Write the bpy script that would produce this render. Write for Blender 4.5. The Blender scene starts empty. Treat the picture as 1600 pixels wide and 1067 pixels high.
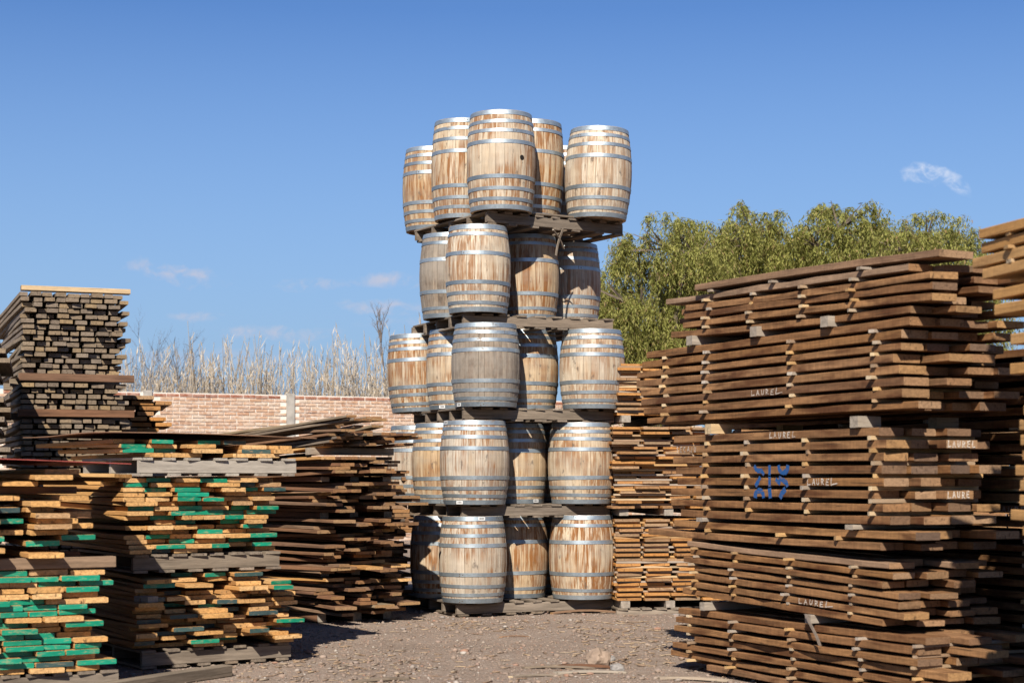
import bpy, math, random
import numpy as np
from mathutils import Vector, Matrix, Euler, noise as mnoise

random.seed(7)
np.random.seed(7)
R = math.radians
sc = bpy.context.scene
col = sc.collection

# ------------------------------------------------------------------ camera, light, exposure
F = 2600.0            # focal length in pixels of the 1600 px wide frame
HC = 1.47             # eye height
HY = 745.0            # picture row of the horizon
cam_d = bpy.data.cameras.new('camera')
cam = bpy.data.objects.new('camera', cam_d)
col.objects.link(cam)
cam.location = (0, 0, HC)
cam.rotation_euler = (R(90), 0, 0)
cam_d.sensor_width = 36
cam_d.lens = 36 * F / 1600
cam_d.shift_y = (HY - 533.5) / 1600
cam_d.clip_end = 2000
cam_d.dof.use_dof = True
cam_d.dof.focus_distance = 17.6
cam_d.dof.aperture_fstop = 3.2
sc.camera = cam

SUN_AZ, SUN_EL = 10.0, 40.0
world = bpy.data.worlds.new('World')
sc.world = world
world.use_nodes = True
sun_d = bpy.data.lights.new('sun', 'SUN')
sun_d.energy = 5.0
sun_d.angle = R(0.55)
sun_d.color = (1.0, 0.93, 0.82)
sun = bpy.data.objects.new('sun', sun_d)
col.objects.link(sun)
to_sun = Vector((-math.sin(R(SUN_AZ)) * math.cos(R(SUN_EL)), -math.cos(R(SUN_AZ)) * math.cos(R(SUN_EL)), math.sin(R(SUN_EL))))
sun.rotation_euler = to_sun.to_track_quat('Z', 'Y').to_euler()
sun.location = to_sun * 60
sc.view_settings.view_transform = 'Standard'
sc.view_settings.look = 'None'
sc.view_settings.gamma = 1
sc.view_settings.exposure = 0.85
sc.view_settings.use_curve_mapping = False
SKY_STRENGTH = 0.065


def at(px, py, Y):
    return Vector(((px - 800) / F * Y, Y, HC + (HY - py) / F * Y))


# ------------------------------------------------------------------ node helpers
ALB = .74             # overall reflectance of the yard's dry timber, set against the sun's strength


def dim(c, k=1.0):
    return tuple(v * ALB * k for v in c)


class NT:
    def __init__(self, tree):
        self.t = tree
        tree.nodes.clear()

    def n(self, kind, **kw):
        nd = self.t.nodes.new(kind)
        for k, v in kw.items():
            if k == 'inp':
                for kk, vv in v.items():
                    self.set(nd, kk, vv)
            else:
                setattr(nd, k, v)
        return nd

    def set(self, nd, key, v):
        s = nd.inputs[key]
        if isinstance(v, bpy.types.NodeSocket):
            self.t.links.new(v, s)
        else:
            s.default_value = v

    def math(self, op, a, b=0.0, clamp=False):
        nd = self.n('ShaderNodeMath', operation=op, use_clamp=clamp)
        self.set(nd, 0, a)
        self.set(nd, 1, b)
        return nd.outputs[0]

    def vmath(self, op, a, b=None, scale=None):
        nd = self.n('ShaderNodeVectorMath', operation=op)
        self.set(nd, 0, a)
        if b is not None:
            self.set(nd, 1, b)
        if scale is not None:
            self.set(nd, 'Scale', scale)
        return nd.outputs[0]

    def noise(self, vec, scale, detail=3, rough=0.55, dist=0.0):
        nd = self.n('ShaderNodeTexNoise')
        self.set(nd, 'Vector', vec)
        self.set(nd, 'Scale', scale)
        self.set(nd, 'Detail', detail)
        self.set(nd, 'Roughness', rough)
        self.set(nd, 'Distortion', dist)
        return nd.outputs[0]

    def mul(self, vec, xyz):
        nd = self.n('ShaderNodeVectorMath', operation='MULTIPLY')
        self.set(nd, 0, vec)
        nd.inputs[1].default_value = xyz
        return nd.outputs[0]

    def ramp(self, fac, stops, interp='LINEAR'):
        nd = self.n('ShaderNodeValToRGB')
        cr = nd.color_ramp
        cr.interpolation = interp
        while len(cr.elements) < len(stops):
            cr.elements.new(0.5)
        for e, (p, c) in zip(cr.elements, stops):
            e.position = p
            e.color = (*c, 1) if len(c) == 3 else c
        self.set(nd, 0, fac)
        return nd.outputs[0]

    def rng(self, v, a, b, c, d):
        nd = self.n('ShaderNodeMapRange', clamp=True)
        self.set(nd, 0, v)
        for i, x in enumerate((a, b, c, d)):
            nd.inputs[i + 1].default_value = x
        return nd.outputs[0]

    def mix(self, fac, a, b, mode='MIX'):
        nd = self.n('ShaderNodeMix', data_type='RGBA', blend_type=mode)
        self.set(nd, 'Factor', fac)
        self.set(nd, 'A', a if isinstance(a, bpy.types.NodeSocket) else (*a, 1))
        self.set(nd, 'B', b if isinstance(b, bpy.types.NodeSocket) else (*b, 1))
        for s in nd.outputs:
            if s.type == 'RGBA' and s.enabled:
                return s
        return nd.outputs[2]

    def grey(self, v):
        nd = self.n('ShaderNodeCombineColor')
        for i in range(3):
            self.set(nd, i, v)
        return nd.outputs[0]

    def finish(self, color, rough=0.8, bump=None, bump_s=0.3, bump_d=0.01, metal=0.0, spec=0.3, trans=None):
        b = self.n('ShaderNodeBsdfPrincipled')
        self.set(b, 'Base Color', color if isinstance(color, bpy.types.NodeSocket) else (*color, 1))
        self.set(b, 'Roughness', rough)
        self.set(b, 'Metallic', metal)
        self.set(b, 'Specular IOR Level', spec)
        if bump is not None:
            bp = self.n('ShaderNodeBump')
            bp.inputs['Strength'].default_value = bump_s
            bp.inputs['Distance'].default_value = bump_d
            self.set(bp, 'Height', bump)
            self.set(b, 'Normal', bp.outputs[0])
        out = self.n('ShaderNodeOutputMaterial')
        sh = b.outputs[0]
        if trans is not None:
            tr = self.n('ShaderNodeBsdfTranslucent')
            self.set(tr, 'Color', color if isinstance(color, bpy.types.NodeSocket) else (*color, 1))
            mx = self.n('ShaderNodeMixShader')
            mx.inputs[0].default_value = trans
            self.t.links.new(sh, mx.inputs[1])
            self.t.links.new(tr.outputs[0], mx.inputs[2])
            sh = mx.outputs[0]
        self.t.links.new(sh, out.inputs[0])


def mat(name):
    m = bpy.data.materials.new(name)
    m.use_nodes = True
    return m, NT(m.node_tree)


REFL = {'grey_board': 0.72, 'grey_end': 0.7, 'brown_board': 0.80, 'brown_end': 0.88, 'laurel_board': 0.80, 'laurel_top': 0.84, 'laurel_end': 0.80, 'orange_board': 1.02, 'orange_end': 1.0, 'pallet_wood': 0.74, 'pallet_pale': 0.85, 'honey_board': 0.92, 'honey_end': 0.92, 'yellow_pine': 0.95}     # reflectance of each kind of timber


def wood(name, palette, contrast=0.35, stain=(0.06, 0.035, 0.02), stain_amt=0.5, stain_lo=0.55, stain_hi=0.75, gs=16.0, gl=0.9,
         rough=0.8, end=False, bump=0.25, saw=0.0, k=1.0):
    """Wood with the grain along local Y; palette is picked per board."""
    m, t = mat(name)
    tc = t.n('ShaderNodeTexCoord').outputs['Object']
    rnd = t.n('ShaderNodeObjectInfo').outputs['Random']
    off = t.n('ShaderNodeCombineXYZ')
    t.set(off, 0, t.math('MULTIPLY', rnd, 71.0))
    t.set(off, 1, t.math('MULTIPLY', rnd, 37.0))
    t.set(off, 2, t.math('MULTIPLY', rnd, 53.0))
    v = t.vmath('ADD', tc, off.outputs[0])
    g = t.noise(t.mul(v, (gs, gl, gs) if not end else (gs * 1.6, gs, gs * 3.0)), 1.6, 5, 0.62, 0.25)
    big = t.noise(t.mul(v, (3.2, 1.3, 6.0)), 1.4, 3, 0.6, 0.4)
    fine = t.noise(t.mul(v, (70, 10, 70)), 1.5, 3, 0.6)
    r2 = t.math('FRACT', t.math('MULTIPLY', rnd, 13.71))
    k = k * REFL.get(name, 1.0)
    palette, stain = [dim(c, k) for c in palette], dim(stain, k)
    n = len(palette)
    base = t.ramp(r2, [(i / max(1, n - 1), c) for i, c in enumerate(palette)])
    c = t.mix(1.0, base, t.grey(t.rng(g, 0.3, 0.7, 1 - contrast, 1 + contrast * 0.6)), 'MULTIPLY')
    c = t.mix(1.0, c, t.grey(t.rng(fine, 0.3, 0.7, 0.86, 1.12)), 'MULTIPLY')
    c = t.mix(t.math('MULTIPLY', t.rng(big, stain_lo, stain_hi, 0, 1), stain_amt), c, stain)
    crack = t.noise(t.mul(v, (48, .9, 48) if not end else (30, 30, 12)), 1.5, 2, .5)
    c = t.mix(t.rng(crack, .64, .70, 0, .65), c, dim((.045, .026, .015), k))
    if saw:
        w = t.noise(t.mul(v, (2, 55, 2)), 1.0, 2, 0.5)
        c = t.mix(1.0, c, t.grey(t.rng(w, 0.35, 0.65, 1 - saw, 1 + saw)), 'MULTIPLY')
    h = t.math('ADD', g, t.math('MULTIPLY', fine, 0.4))
    t.finish(c, rough, h, bump * 1.6, 0.006, spec=0.2)
    return m


M = {}
M['yellow_pine'] = wood('yellow_pine', [(.62, .34, .12), (.55, .28, .09), (.66, .40, .17), (.50, .25, .085), (.60, .33, .12)], .22, (.30, .14, .05), .35)
M['yellow_end'] = wood('yellow_end', [(.70, .39, .145), (.74, .46, .21), (.60, .32, .11), (.68, .38, .14), (.50, .31, .16)], .42, (.32, .15, .05), .4, end=True)
M['grey_board'] = wood('grey_board', [(.32, .25, .19), (.37, .28, .19), (.28, .22, .175), (.43, .32, .20), (.32, .26, .21)], .35, (.10, .075, .05), .5)
M['grey_end'] = wood('grey_end', [(.34, .255, .175), (.40, .29, .185), (.27, .21, .16), (.48, .33, .175), (.32, .245, .18), (.38, .30, .225)], .35, (.10, .07, .045), .45, end=True)
M['brown_board'] = wood('brown_board', [(.24, .115, .062), (.29, .145, .075), (.21, .10, .056), (.30, .19, .12), (.28, .135, .066), (.34, .23, .15)], .4, (.06, .03, .02), .55)
M['brown_end'] = wood('brown_end', [(.34, .17, .075), (.40, .21, .09), (.28, .15, .075), (.44, .26, .12), (.33, .20, .12)], .3, (.10, .05, .03), .5, end=True)
M['laurel_board'] = wood('laurel_board', [(.37, .185, .078), (.29, .142, .062), (.43, .225, .098), (.32, .172, .088), (.47, .24, .095), (.25, .127, .064), (.39, .19, .070)],
                         .48, (.105, .036, .013), .8, .48, .66, gs=14, gl=.9, saw=.12)
M['laurel_top'] = wood('laurel_top', [(.40, .265, .165), (.34, .215, .135), (.43, .29, .19), (.33, .195, .115)], .42, (.12, .06, .035), .5, gs=12, gl=.8, saw=.06)
M['laurel_end'] = wood('laurel_end', [(.40, .21, .095), (.24, .145, .09), (.50, .28, .12), (.34, .18, .09), (.17, .115, .085), (.44, .25, .13), (.46, .29, .17)],
                       .35, (.08, .04, .02), .55, end=True)
M['orange_board'] = wood('orange_board', [(.60, .27, .065), (.52, .22, .05), (.54, .27, .09), (.42, .19, .06), (.34, .21, .12), (.66, .33, .09)], .3, (.14, .055, .02), .55)
M['orange_end'] = wood('orange_end', [(.46, .22, .07), (.54, .26, .085), (.36, .175, .065), (.30, .20, .12), (.50, .22, .06), (.38, .26, .16)], .3, (.12, .05, .02), .55, end=True)
M['honey_board'] = wood('honey_board', [(.60, .33, .12), (.55, .29, .10), (.64, .38, .16), (.52, .27, .095)], .28, (.20, .085, .03), .5, saw=.06)
M['honey_end'] = wood('honey_end', [(.62, .38, .17), (.58, .33, .13), (.66, .44, .22)], .25, (.25, .12, .05), .4, end=True)
M['sticker_light'] = wood('sticker_light', [(.62, .38, .16), (.45, .27, .12), (.36, .30, .24), (.66, .46, .24), (.40, .34, .28), (.32, .21, .13)], .25, (.25, .14, .06), .4)
M['sticker_end'] = wood('sticker_end', [(.68, .44, .20), (.50, .30, .13), (.40, .35, .29), (.70, .52, .30), (.48, .42, .36), (.36, .25, .16)], .2, (.3, .16, .07), .4, end=True)
M['bearer'] = wood('bearer', [(.40, .34, .27), (.34, .29, .24), (.44, .33, .22)], .3, (.16, .11, .07), .5)
M['pallet_wood'] = wood('pallet_wood', [(.34, .27, .20), (.30, .235, .175), (.38, .305, .235), (.27, .215, .165), (.36, .27, .19)], .4, (.11, .08, .06), .55)
M['pallet_pale'] = wood('pallet_pale', [(.50, .44, .37), (.46, .40, .33), (.53, .47, .39)], .25, (.24, .18, .13), .5)


def paint_end(name, palette, worn):
    m, t = mat(name)
    tc = t.n('ShaderNodeTexCoord').outputs['Object']
    rnd = t.n('ShaderNodeObjectInfo').outputs['Random']
    v = t.vmath('ADD', tc, t.vmath('SCALE', (31.0, 17.0, 23.0), scale=rnd))
    palette = [dim(c) for c in palette]
    base = t.ramp(t.math('FRACT', t.math('MULTIPLY', rnd, 9.37)), [(i / (len(palette) - 1), c) for i, c in enumerate(palette)])
    n1 = t.noise(t.mul(v, (18, 18, 60)), 1.0, 4, .65)
    n2 = t.noise(t.mul(v, (9, 9, 30)), 1.0, 3, .6)
    c = t.mix(t.rng(n1, .54, .70, 0, worn), base, (.36, .215, .10))
    c = t.mix(1.0, c, t.grey(t.rng(n2, .3, .7, .75, 1.15)), 'MULTIPLY')
    t.finish(c, .42, n1, .15, .004, spec=.45)
    return m


M['green_end'] = paint_end('green_end', [(.004, .29, .165), (.004, .24, .135), (.006, .33, .195), (.012, .26, .155)], .55)
M['dull_green_end'] = paint_end('dull_green_end', [(.035, .085, .08), (.05, .10, .095), (.04, .075, .08)], .6)


def barrel_wood(name, palette, stain=(.26, .105, .028), amt=.85, lo=.445, grey=0.0):
    m, t = mat(name)
    tc = t.n('ShaderNodeTexCoord').outputs['Object']
    rnd = t.n('ShaderNodeObjectInfo').outputs['Random']
    v = t.vmath('ADD', tc, t.vmath('SCALE', (91.0, 57.0, 33.0), scale=rnd))
    palette, stain = [dim(c) for c in palette], dim(stain)
    n = len(palette)
    base = t.ramp(t.math('FRACT', t.math('MULTIPLY', rnd, 11.3)), [(i / (n - 1), c) for i, c in enumerate(palette)])
    g = t.noise(t.mul(v, (34, 34, 1.6)), 1.5, 5, .62, .2)
    fine = t.noise(t.mul(v, (110, 110, 7)), 1.0, 3, .6)
    c = t.mix(1.0, base, t.grey(t.rng(g, .3, .7, .80, 1.12)), 'MULTIPLY')
    c = t.mix(1.0, c, t.grey(t.rng(fine, .3, .7, .88, 1.1)), 'MULTIPLY')
    # running tannin stains, each its own streak down the stave
    drip = t.noise(t.mul(v, (15, 15, .95)), 1.4, 3, .55, .3)
    at_ = t.n('ShaderNodeAttribute', attribute_type='OBJECT', attribute_name='wear')
    wear = at_.outputs['Fac']
    shift = t.n('ShaderNodeCombineXYZ')
    for q_, f_ in enumerate((37.0, 23.0, 51.0)):
        t.set(shift, q_, t.math('MULTIPLY', wear, f_))
    tc = t.vmath('ADD', tc, shift.outputs[0])
    patch = t.noise(t.mul(tc, (2.2, 2.2, 2.6)), 1.0, 2, .5)
    run = t.noise(t.mul(v, (44, 44, 2.6)), 1.2, 3, .6, .2)
    dm = t.math('MULTIPLY', t.rng(drip, lo, lo + .10, 0, 1), t.rng(patch, .34, .50, .12, 1))
    dm = t.math('MULTIPLY', dm, t.rng(run, .34, .50, .3, 1))
    dm = t.math('MAXIMUM', dm, t.math('MULTIPLY', t.rng(run, .52, .61, 0, .85), t.rng(patch, .40, .54, .15, 1)))
    c = t.mix(t.math('MULTIPLY', dm, t.math('MULTIPLY', t.rng(wear, 0, 1, .7, 1.2), amt), True), c, stain)
    # a few blackened spots and grey weathering
    spot = t.noise(t.mul(v, (9, 9, 5)), 1.6, 4, .6)
    c = t.mix(t.rng(spot, .61, .70, 0, .8), c, (.085, .062, .045))
    if grey > .5:
        mo = t.noise(t.mul(v, (12, 12, 4)), 1.5, 5, .7, .4)
        c = t.mix(1.0, c, t.grey(t.rng(mo, .32, .68, .55, 1.35)), 'MULTIPLY')
    gw = t.noise(t.mul(tc, (2.0, 2.0, 3.2)), 1.3, 4, .65)
    c = t.mix(t.rng(gw, .45 - grey * .25, .75 - grey * .25, 0, .50 + grey * .4), c, (.235, .205, .172))
    t.finish(c, .72, t.math('ADD', g, t.math('MULTIPLY', fine, .5)), .22, .004, spec=.25)
    return m


BW = {
    'pale': barrel_wood('pale_oak', [(.64, .535, .405), (.58, .475, .345), (.67, .58, .455), (.55, .435, .305), (.625, .52, .39)]),
    'tan': barrel_wood('tan_oak', [(.57, .42, .26), (.50, .355, .205), (.59, .46, .31), (.53, .385, .235)], amt=.9, lo=.43),
    'stained': barrel_wood('stained_oak', [(.62, .505, .36), (.56, .435, .29), (.65, .55, .415)], amt=.95, lo=.42),
    'dusty': barrel_wood('dusty_oak', [(.57, .48, .37), (.50, .405, .30), (.61, .525, .42), (.47, .37, .265)], amt=.85, lo=.47, grey=.2),
    'grey': barrel_wood('grey_oak', [(.28, .22, .165), (.21, .165, .125), (.35, .28, .21), (.25, .185, .13)], (.11, .05, .022), amt=.8, lo=.50, grey=.6),
}


def hoop_metal():
    m, t = mat('galvanised_hoop')
    tc = t.n('ShaderNodeTexCoord').outputs['Object']
    rnd = t.n('ShaderNodeObjectInfo').outputs['Random']
    v = t.vmath('ADD', tc, t.vmath('SCALE', (41.0, 27.0, 13.0), scale=rnd))
    n1 = t.noise(t.mul(v, (7, 7, 7)), 1.5, 4, .6)
    n2 = t.noise(t.mul(v, (40, 40, 40)), 1.0, 2, .6)
    base = t.ramp(t.math('FRACT', t.math('MULTIPLY', rnd, 7.7)), [(0, (.30, .35, .385)), (.5, (.36, .405, .435)), (1, (.25, .295, .33))])
    c = t.mix(1.0, base, t.grey(t.rng(n1, .3, .7, .78, 1.08)), 'MULTIPLY')
    rust = t.noise(t.mul(v, (5, 5, 16)), 1.5, 4, .7)
    rm = t.rng(rust, .60, .70, 0, .6)
    c = t.mix(rm, c, (.22, .13, .06))
    rg = t.math('ADD', t.rng(n2, .3, .7, .40, .56), t.math('MULTIPLY', rm, .4))
    t.finish(c, rg, n2, .06, .002, metal=.72, spec=.5)
    return m


M['hoop'] = hoop_metal()


def plain(name, color, rough=.8, var=.15, scale=30, metal=0., spec=.3):
    m, t = mat(name)
    tc = t.n('ShaderNodeTexCoord').outputs['Object']
    n = t.noise(tc, scale, 4, .6)
    c = t.mix(1.0, dim(color), t.grey(t.rng(n, .3, .7, 1 - var, 1 + var)), 'MULTIPLY')
    t.finish(c, rough, n, .15, .003, metal=metal, spec=spec)
    return m


M['chalk'] = None
m, t = mat('chalk_mark')
tc = t.n('ShaderNodeTexCoord').outputs['Object']
t.finish(t.mix(t.rng(t.noise(t.mul(tc, (120, 120, 190)), 1.0, 4, .75), .44, .60, 0, 1), (.52, .48, .43), (.24, .135, .07)), .95, spec=.1)
M['chalk'] = m
m, t = mat('blue_spray_paint')
tc = t.n('ShaderNodeTexCoord').outputs['Object']
t.finish(t.mix(t.rng(t.noise(t.mul(tc, (8, 30, 60)), 1.5, 4, .7), .52, .66, 0, .8), (.008, .065, .21), (.16, .10, .06)), .8, spec=.2)
M['blue_paint'] = m
M['dark_hole'] = plain('painted_hole_shade', (.012, .009, .007), .9)  # near-black colour stands in for the shade inside the bung hole
M['label_white'] = plain('label_paper', (.78, .78, .77), .6, .05)
M['label_black'] = plain('label_print', (.02, .02, .022), .6, .05)
M['concrete'] = plain('concrete', (.40, .37, .33), .9, .22, 6)
M['mortar'] = plain('mortar', (.78, .71, .63), .95, .15, 9)
M['red_sheet'] = plain('red_sheet', (.34, .07, .055), .6, .25, 5)
M['brown_sheet'] = plain('hardboard_sheet', (.27, .15, .09), .8, .25, 4)
M['stone'] = plain('stone', (.30, .22, .165), .9, .25, 9)
M['grey_stone'] = plain('grey_stone', (.27, .25, .235), .9, .2, 9)
M['bark'] = plain('bark', (.13, .10, .075), .95, .4, 8)
M['twig'] = plain('twig_bark', (.17, .135, .115), .95, .3, 5)
M['strap'] = plain('steel_strap', (.30, .24, .19), .5, .3, 12, metal=.3)


def brick_mat(name, palette, smear):
    m, t = mat(name)
    geo = t.n('ShaderNodeNewGeometry')
    tc = t.n('ShaderNodeTexCoord').outputs['Object']
    rnd = t.n('ShaderNodeObjectInfo').outputs['Random']
    isl = geo.outputs['Random Per Island']
    r = t.math('FRACT', t.math('ADD', t.math('MULTIPLY', rnd, 5.3), isl))
    v = t.vmath('ADD', tc, t.vmath('SCALE', (91.0, 57.0, 33.0), scale=r))
    palette = [dim(c) for c in palette]
    base = t.ramp(r, [(i / (len(palette) - 1), c) for i, c in enumerate(palette)])
    n1 = t.noise(v, 14, 4, .65)
    n2 = t.noise(v, 7, 4, .7)
    c = t.mix(1.0, base, t.grey(t.rng(n1, .3, .7, .78, 1.16)), 'MULTIPLY')
    c = t.mix(t.rng(n2, .46, .60, 0, smear), c, dim((.66, .59, .52)))
    t.finish(c, .92, n1, .4, .01, spec=.15)
    return m


M['brick'] = brick_mat('clay_brick', [(.60, .39, .265), (.55, .33, .21), (.64, .45, .32), (.52, .30, .19), (.63, .475, .35), (.60, .40, .275), (.46, .28, .19)], .5)
M['brick_dark'] = brick_mat('dark_clay_brick', [(.34, .13, .08), (.40, .17, .10), (.30, .115, .075), (.37, .18, .12)], .25)


def leaf_mat():
    m, t = mat('pepper_leaves')
    isl = t.n('ShaderNodeNewGeometry').outputs['Random Per Island']
    c = t.ramp(isl, [(0, (.21, .225, .06)), (.25, (.30, .295, .085)), (.5, (.38, .36, .11)), (.75, (.25, .265, .07)), (.93, (.43, .385, .15)), (.965, (.32, .19, .10)), (1, (.30, .23, .13))])
    t.finish(c, .7, spec=.15, trans=.5)
    return m


M['leaf'] = leaf_mat()
m, t = mat('dry_reed')
isl = t.n('ShaderNodeNewGeometry').outputs['Random Per Island']
t.finish(t.ramp(isl, [(0, (.42, .345, .255)), (.3, (.54, .455, .35)), (.6, (.30, .24, .175)), (.8, (.60, .52, .41)), (1, (.17, .135, .10))]), .85, spec=.15, trans=.15)
M['reed'] = m
m, t = mat('pebble')
isl = t.n('ShaderNodeNewGeometry').outputs['Random Per Island']
tc = t.n('ShaderNodeTexCoord').outputs['Object']
t.finish(t.mix(t.rng(t.noise(tc, 60, 3, .6), .3, .7, 0, .35),
               t.ramp(isl, [(0, (.17, .122, .095)), (.3, (.235, .175, .136)), (.5, (.18, .138, .113)), (.68, (.27, .212, .17)), (.8, (.21, .19, .175)), (.9, (.25, .135, .09)), (.975, (.28, .245, .21)), (1, (.38, .345, .31))]),
               (.22, .163, .125)), .9, spec=.2)
M['pebble'] = m
m, t = mat('wood_chips')
isl = t.n('ShaderNodeNewGeometry').outputs['Random Per Island']
t.finish(t.ramp(isl, [(0, (.27, .19, .125)), (.4, (.17, .115, .08)), (.7, (.34, .25, .165)), (1, (.21, .175, .14))]), .9, spec=.15)
M['chip'] = m


# ------------------------------------------------------------------ object helpers
def link(o, parent=None):
    col.objects.link(o)
    if parent is not None:
        o.parent = parent
    return o


def tag(o, label=None, cat=None, group=None, kind=None):
    for k, v in (('label', label), ('category', cat), ('group', group), ('kind', kind)):
        if v:
            o[k] = v
    return o


def empty(name, loc, rz=0.0, label=None, cat=None, group=None):
    o = bpy.data.objects.new(name, None)
    o.empty_display_size = .2
    o.location = loc
    o.rotation_euler = (0, 0, rz)
    link(o)
    return tag(o, label, cat, group)


def mesh_from(name, verts, faces, mats, fmat=None, smooth=False):
    me = bpy.data.meshes.new(name)
    me.from_pydata([tuple(v) for v in verts], [], faces)
    for mm in mats:
        me.materials.append(mm)
    if fmat is not None:
        me.polygons.foreach_set('material_index', fmat)
    if smooth:
        me.polygons.foreach_set('use_smooth', [True] * len(me.polygons))
    me.update()
    return me


def obj(name, me, parent=None, loc=(0, 0, 0), rot=(0, 0, 0)):
    o = bpy.data.objects.new(name, me)
    o.location = loc
    o.rotation_euler = rot
    return link(o, parent)


def board_mesh(L, W, T, mats, seg=3, wane=0.0, bow=0.0, skew=0.0, chamf=0.003, side_bow=0.0, seed=0):
    """A sawn board: length along +Y from 0, width along +X from 0, thickness up from 0; slot 0 faces, slot 1 ends."""
    rs = random.Random(seed)
    V, Fc, fm = [], [], []
    c = chamf
    for i in range(seg + 1):
        f = i / seg
        y = L * f
        a = rs.uniform(-wane, wane)
        b = rs.uniform(-wane, wane)
        zb = bow * 4 * f * (1 - f)
        sb = side_bow * 4 * f * (1 - f)
        x0, x1 = a + sb, W + b + sb
        tw = rs.uniform(-wane, wane) * .25
        ring = [(x0 + c, 0), (x1 - c, 0), (x1, c), (x1, T - c + tw), (x1 - c, T + tw), (x0 + c, T), (x0, T - c), (x0, c)]
        for (x, z) in ring:
            yy = y
            if i == 0:
                yy += skew * (x / W - .5)
            if i == seg:
                yy += skew * (x / W - .5) * .7
            V.append((x, yy, z + zb))
    for i in range(seg):
        for k in range(8):
            a, b = i * 8 + k, i * 8 + (k + 1) % 8
            Fc.append((a, b, b + 8, a + 8))
            fm.append(0)
    Fc.append(tuple(range(7, -1, -1)))
    fm.append(1)
    Fc.append(tuple(seg * 8 + k for k in range(8)))
    fm.append(1)
    # outward orientation: ring runs counter-clockwise seen from +Y looking back, flip sides
    me = mesh_from('board', V, [tuple(reversed(f)) for f in Fc], mats, fm)
    return me


def recolor(me, mats):
    m2 = me.copy()
    for i, mm in enumerate(mats):
        m2.materials[i] = mm
    return m2


def jit(a):
    return random.uniform(-a, a)


# ------------------------------------------------------------------ sky
nt = NT(world.node_tree)
skyn = nt.n('ShaderNodeTexSky', sky_type='NISHITA', sun_disc=False)
skyn.sun_elevation = R(SUN_EL)
skyn.sun_rotation = R(180 + SUN_AZ)
skyn.altitude = 3000
skyn.air_density = 1.0
skyn.dust_density = 0.15
skyn.ozone_density = 8.0
d = nt.n('ShaderNodeTexCoord').outputs['Generated']
sep = nt.n('ShaderNodeSeparateXYZ')
nt.set(sep, 0, d)
yy = nt.math('MAXIMUM', sep.outputs[1], .02)
gx = nt.math('DIVIDE', sep.outputs[0], yy)
gz = nt.math('DIVIDE', sep.outputs[2], yy)
front = nt.math('GREATER_THAN', sep.outputs[1], .05)
cg = nt.n('ShaderNodeCombineXYZ')
nt.set(cg, 0, gx)
nt.set(cg, 1, gz)
warp = nt.noise(nt.mul(cg.outputs[0], (18, 40, 1)), 1.0, 5, .65)
warp2 = nt.noise(nt.mul(cg.outputs[0], (26, 26, 1)), 1.0, 4, .65)
warp = nt.noise(nt.mul(cg.outputs[0], (34, 40, 1)), 1.0, 5, .65)
wisp = nt.noise(nt.mul(cg.outputs[0], (70, 110, 1)), 1.0, 5, .7, .6)


def puff(px, py, rx, ry, s, slope=0.0):
    cx, cz = (px - 800) / F, (HY - py) / F
    dx = nt.math('SUBTRACT', gx, cx)
    dz = nt.math('SUBTRACT', gz, cz)
    dz = nt.math('ADD', dz, nt.math('MULTIPLY', dx, slope))
    dz = nt.math('ADD', dz, nt.math('MULTIPLY', nt.math('SUBTRACT', warp, .5), ry / F * 3.2))
    dx = nt.math('ADD', dx, nt.math('MULTIPLY', nt.math('SUBTRACT', warp2, .5), rx / F * 1.8))
    q = nt.math('ADD', nt.math('POWER', nt.math('DIVIDE', dx, rx / F), 2), nt.math('POWER', nt.math('DIVIDE', dz, ry / F), 2))
    f = nt.rng(q, 0, 1, 1, 0)
    f = nt.math('MULTIPLY', f, nt.rng(wisp, .40, .62, .05, 1.35))
    return nt.math('MULTIPLY', f, s)


cl = nt.math('MAXIMUM', puff(1452, 274, 52, 19, 1.0, .10), puff(1494, 288, 34, 16, .6, .5))
cl2 = puff(272, 428, 100, 17, .8, .12)
for args in ((485, 446, 60, 13, .6), (612, 439, 80, 14, .75), (610, 481, 95, 13, .7), (305, 494, 50, 10, .6), (430, 520, 120, 12, .6), (640, 505, 90, 12, .3), (330, 560, 200, 16, .35)):
    cl2 = nt.math('MAXIMUM', cl2, puff(*args))
# pale air low over the horizon, the same all round
hz = nt.rng(nt.math('ABSOLUTE', sep.outputs[2]), .06, .27, .92, 0.0)
skyc = nt.mix(hz, nt.mix(1.0, skyn.outputs[0], (1.0, 1.06, 1.10), 'MULTIPLY'), (2.75, 4.1, 5.75))
skyc = nt.mix(nt.math('MULTIPLY', nt.math('MULTIPLY', cl2, front), .8, True), skyc, (5.0, 5.0, 5.9))
skyc = nt.mix(nt.math('MULTIPLY', nt.math('MULTIPLY', cl, front), .68, True), skyc, (7.6, 7.8, 8.4))
bg = nt.n('ShaderNodeBackground')
nt.set(bg, 0, skyc)
nt.set(bg, 1, SKY_STRENGTH)
wo = nt.n('ShaderNodeOutputWorld')
world.node_tree.links.new(bg.outputs[0], wo.inputs[0])

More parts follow.
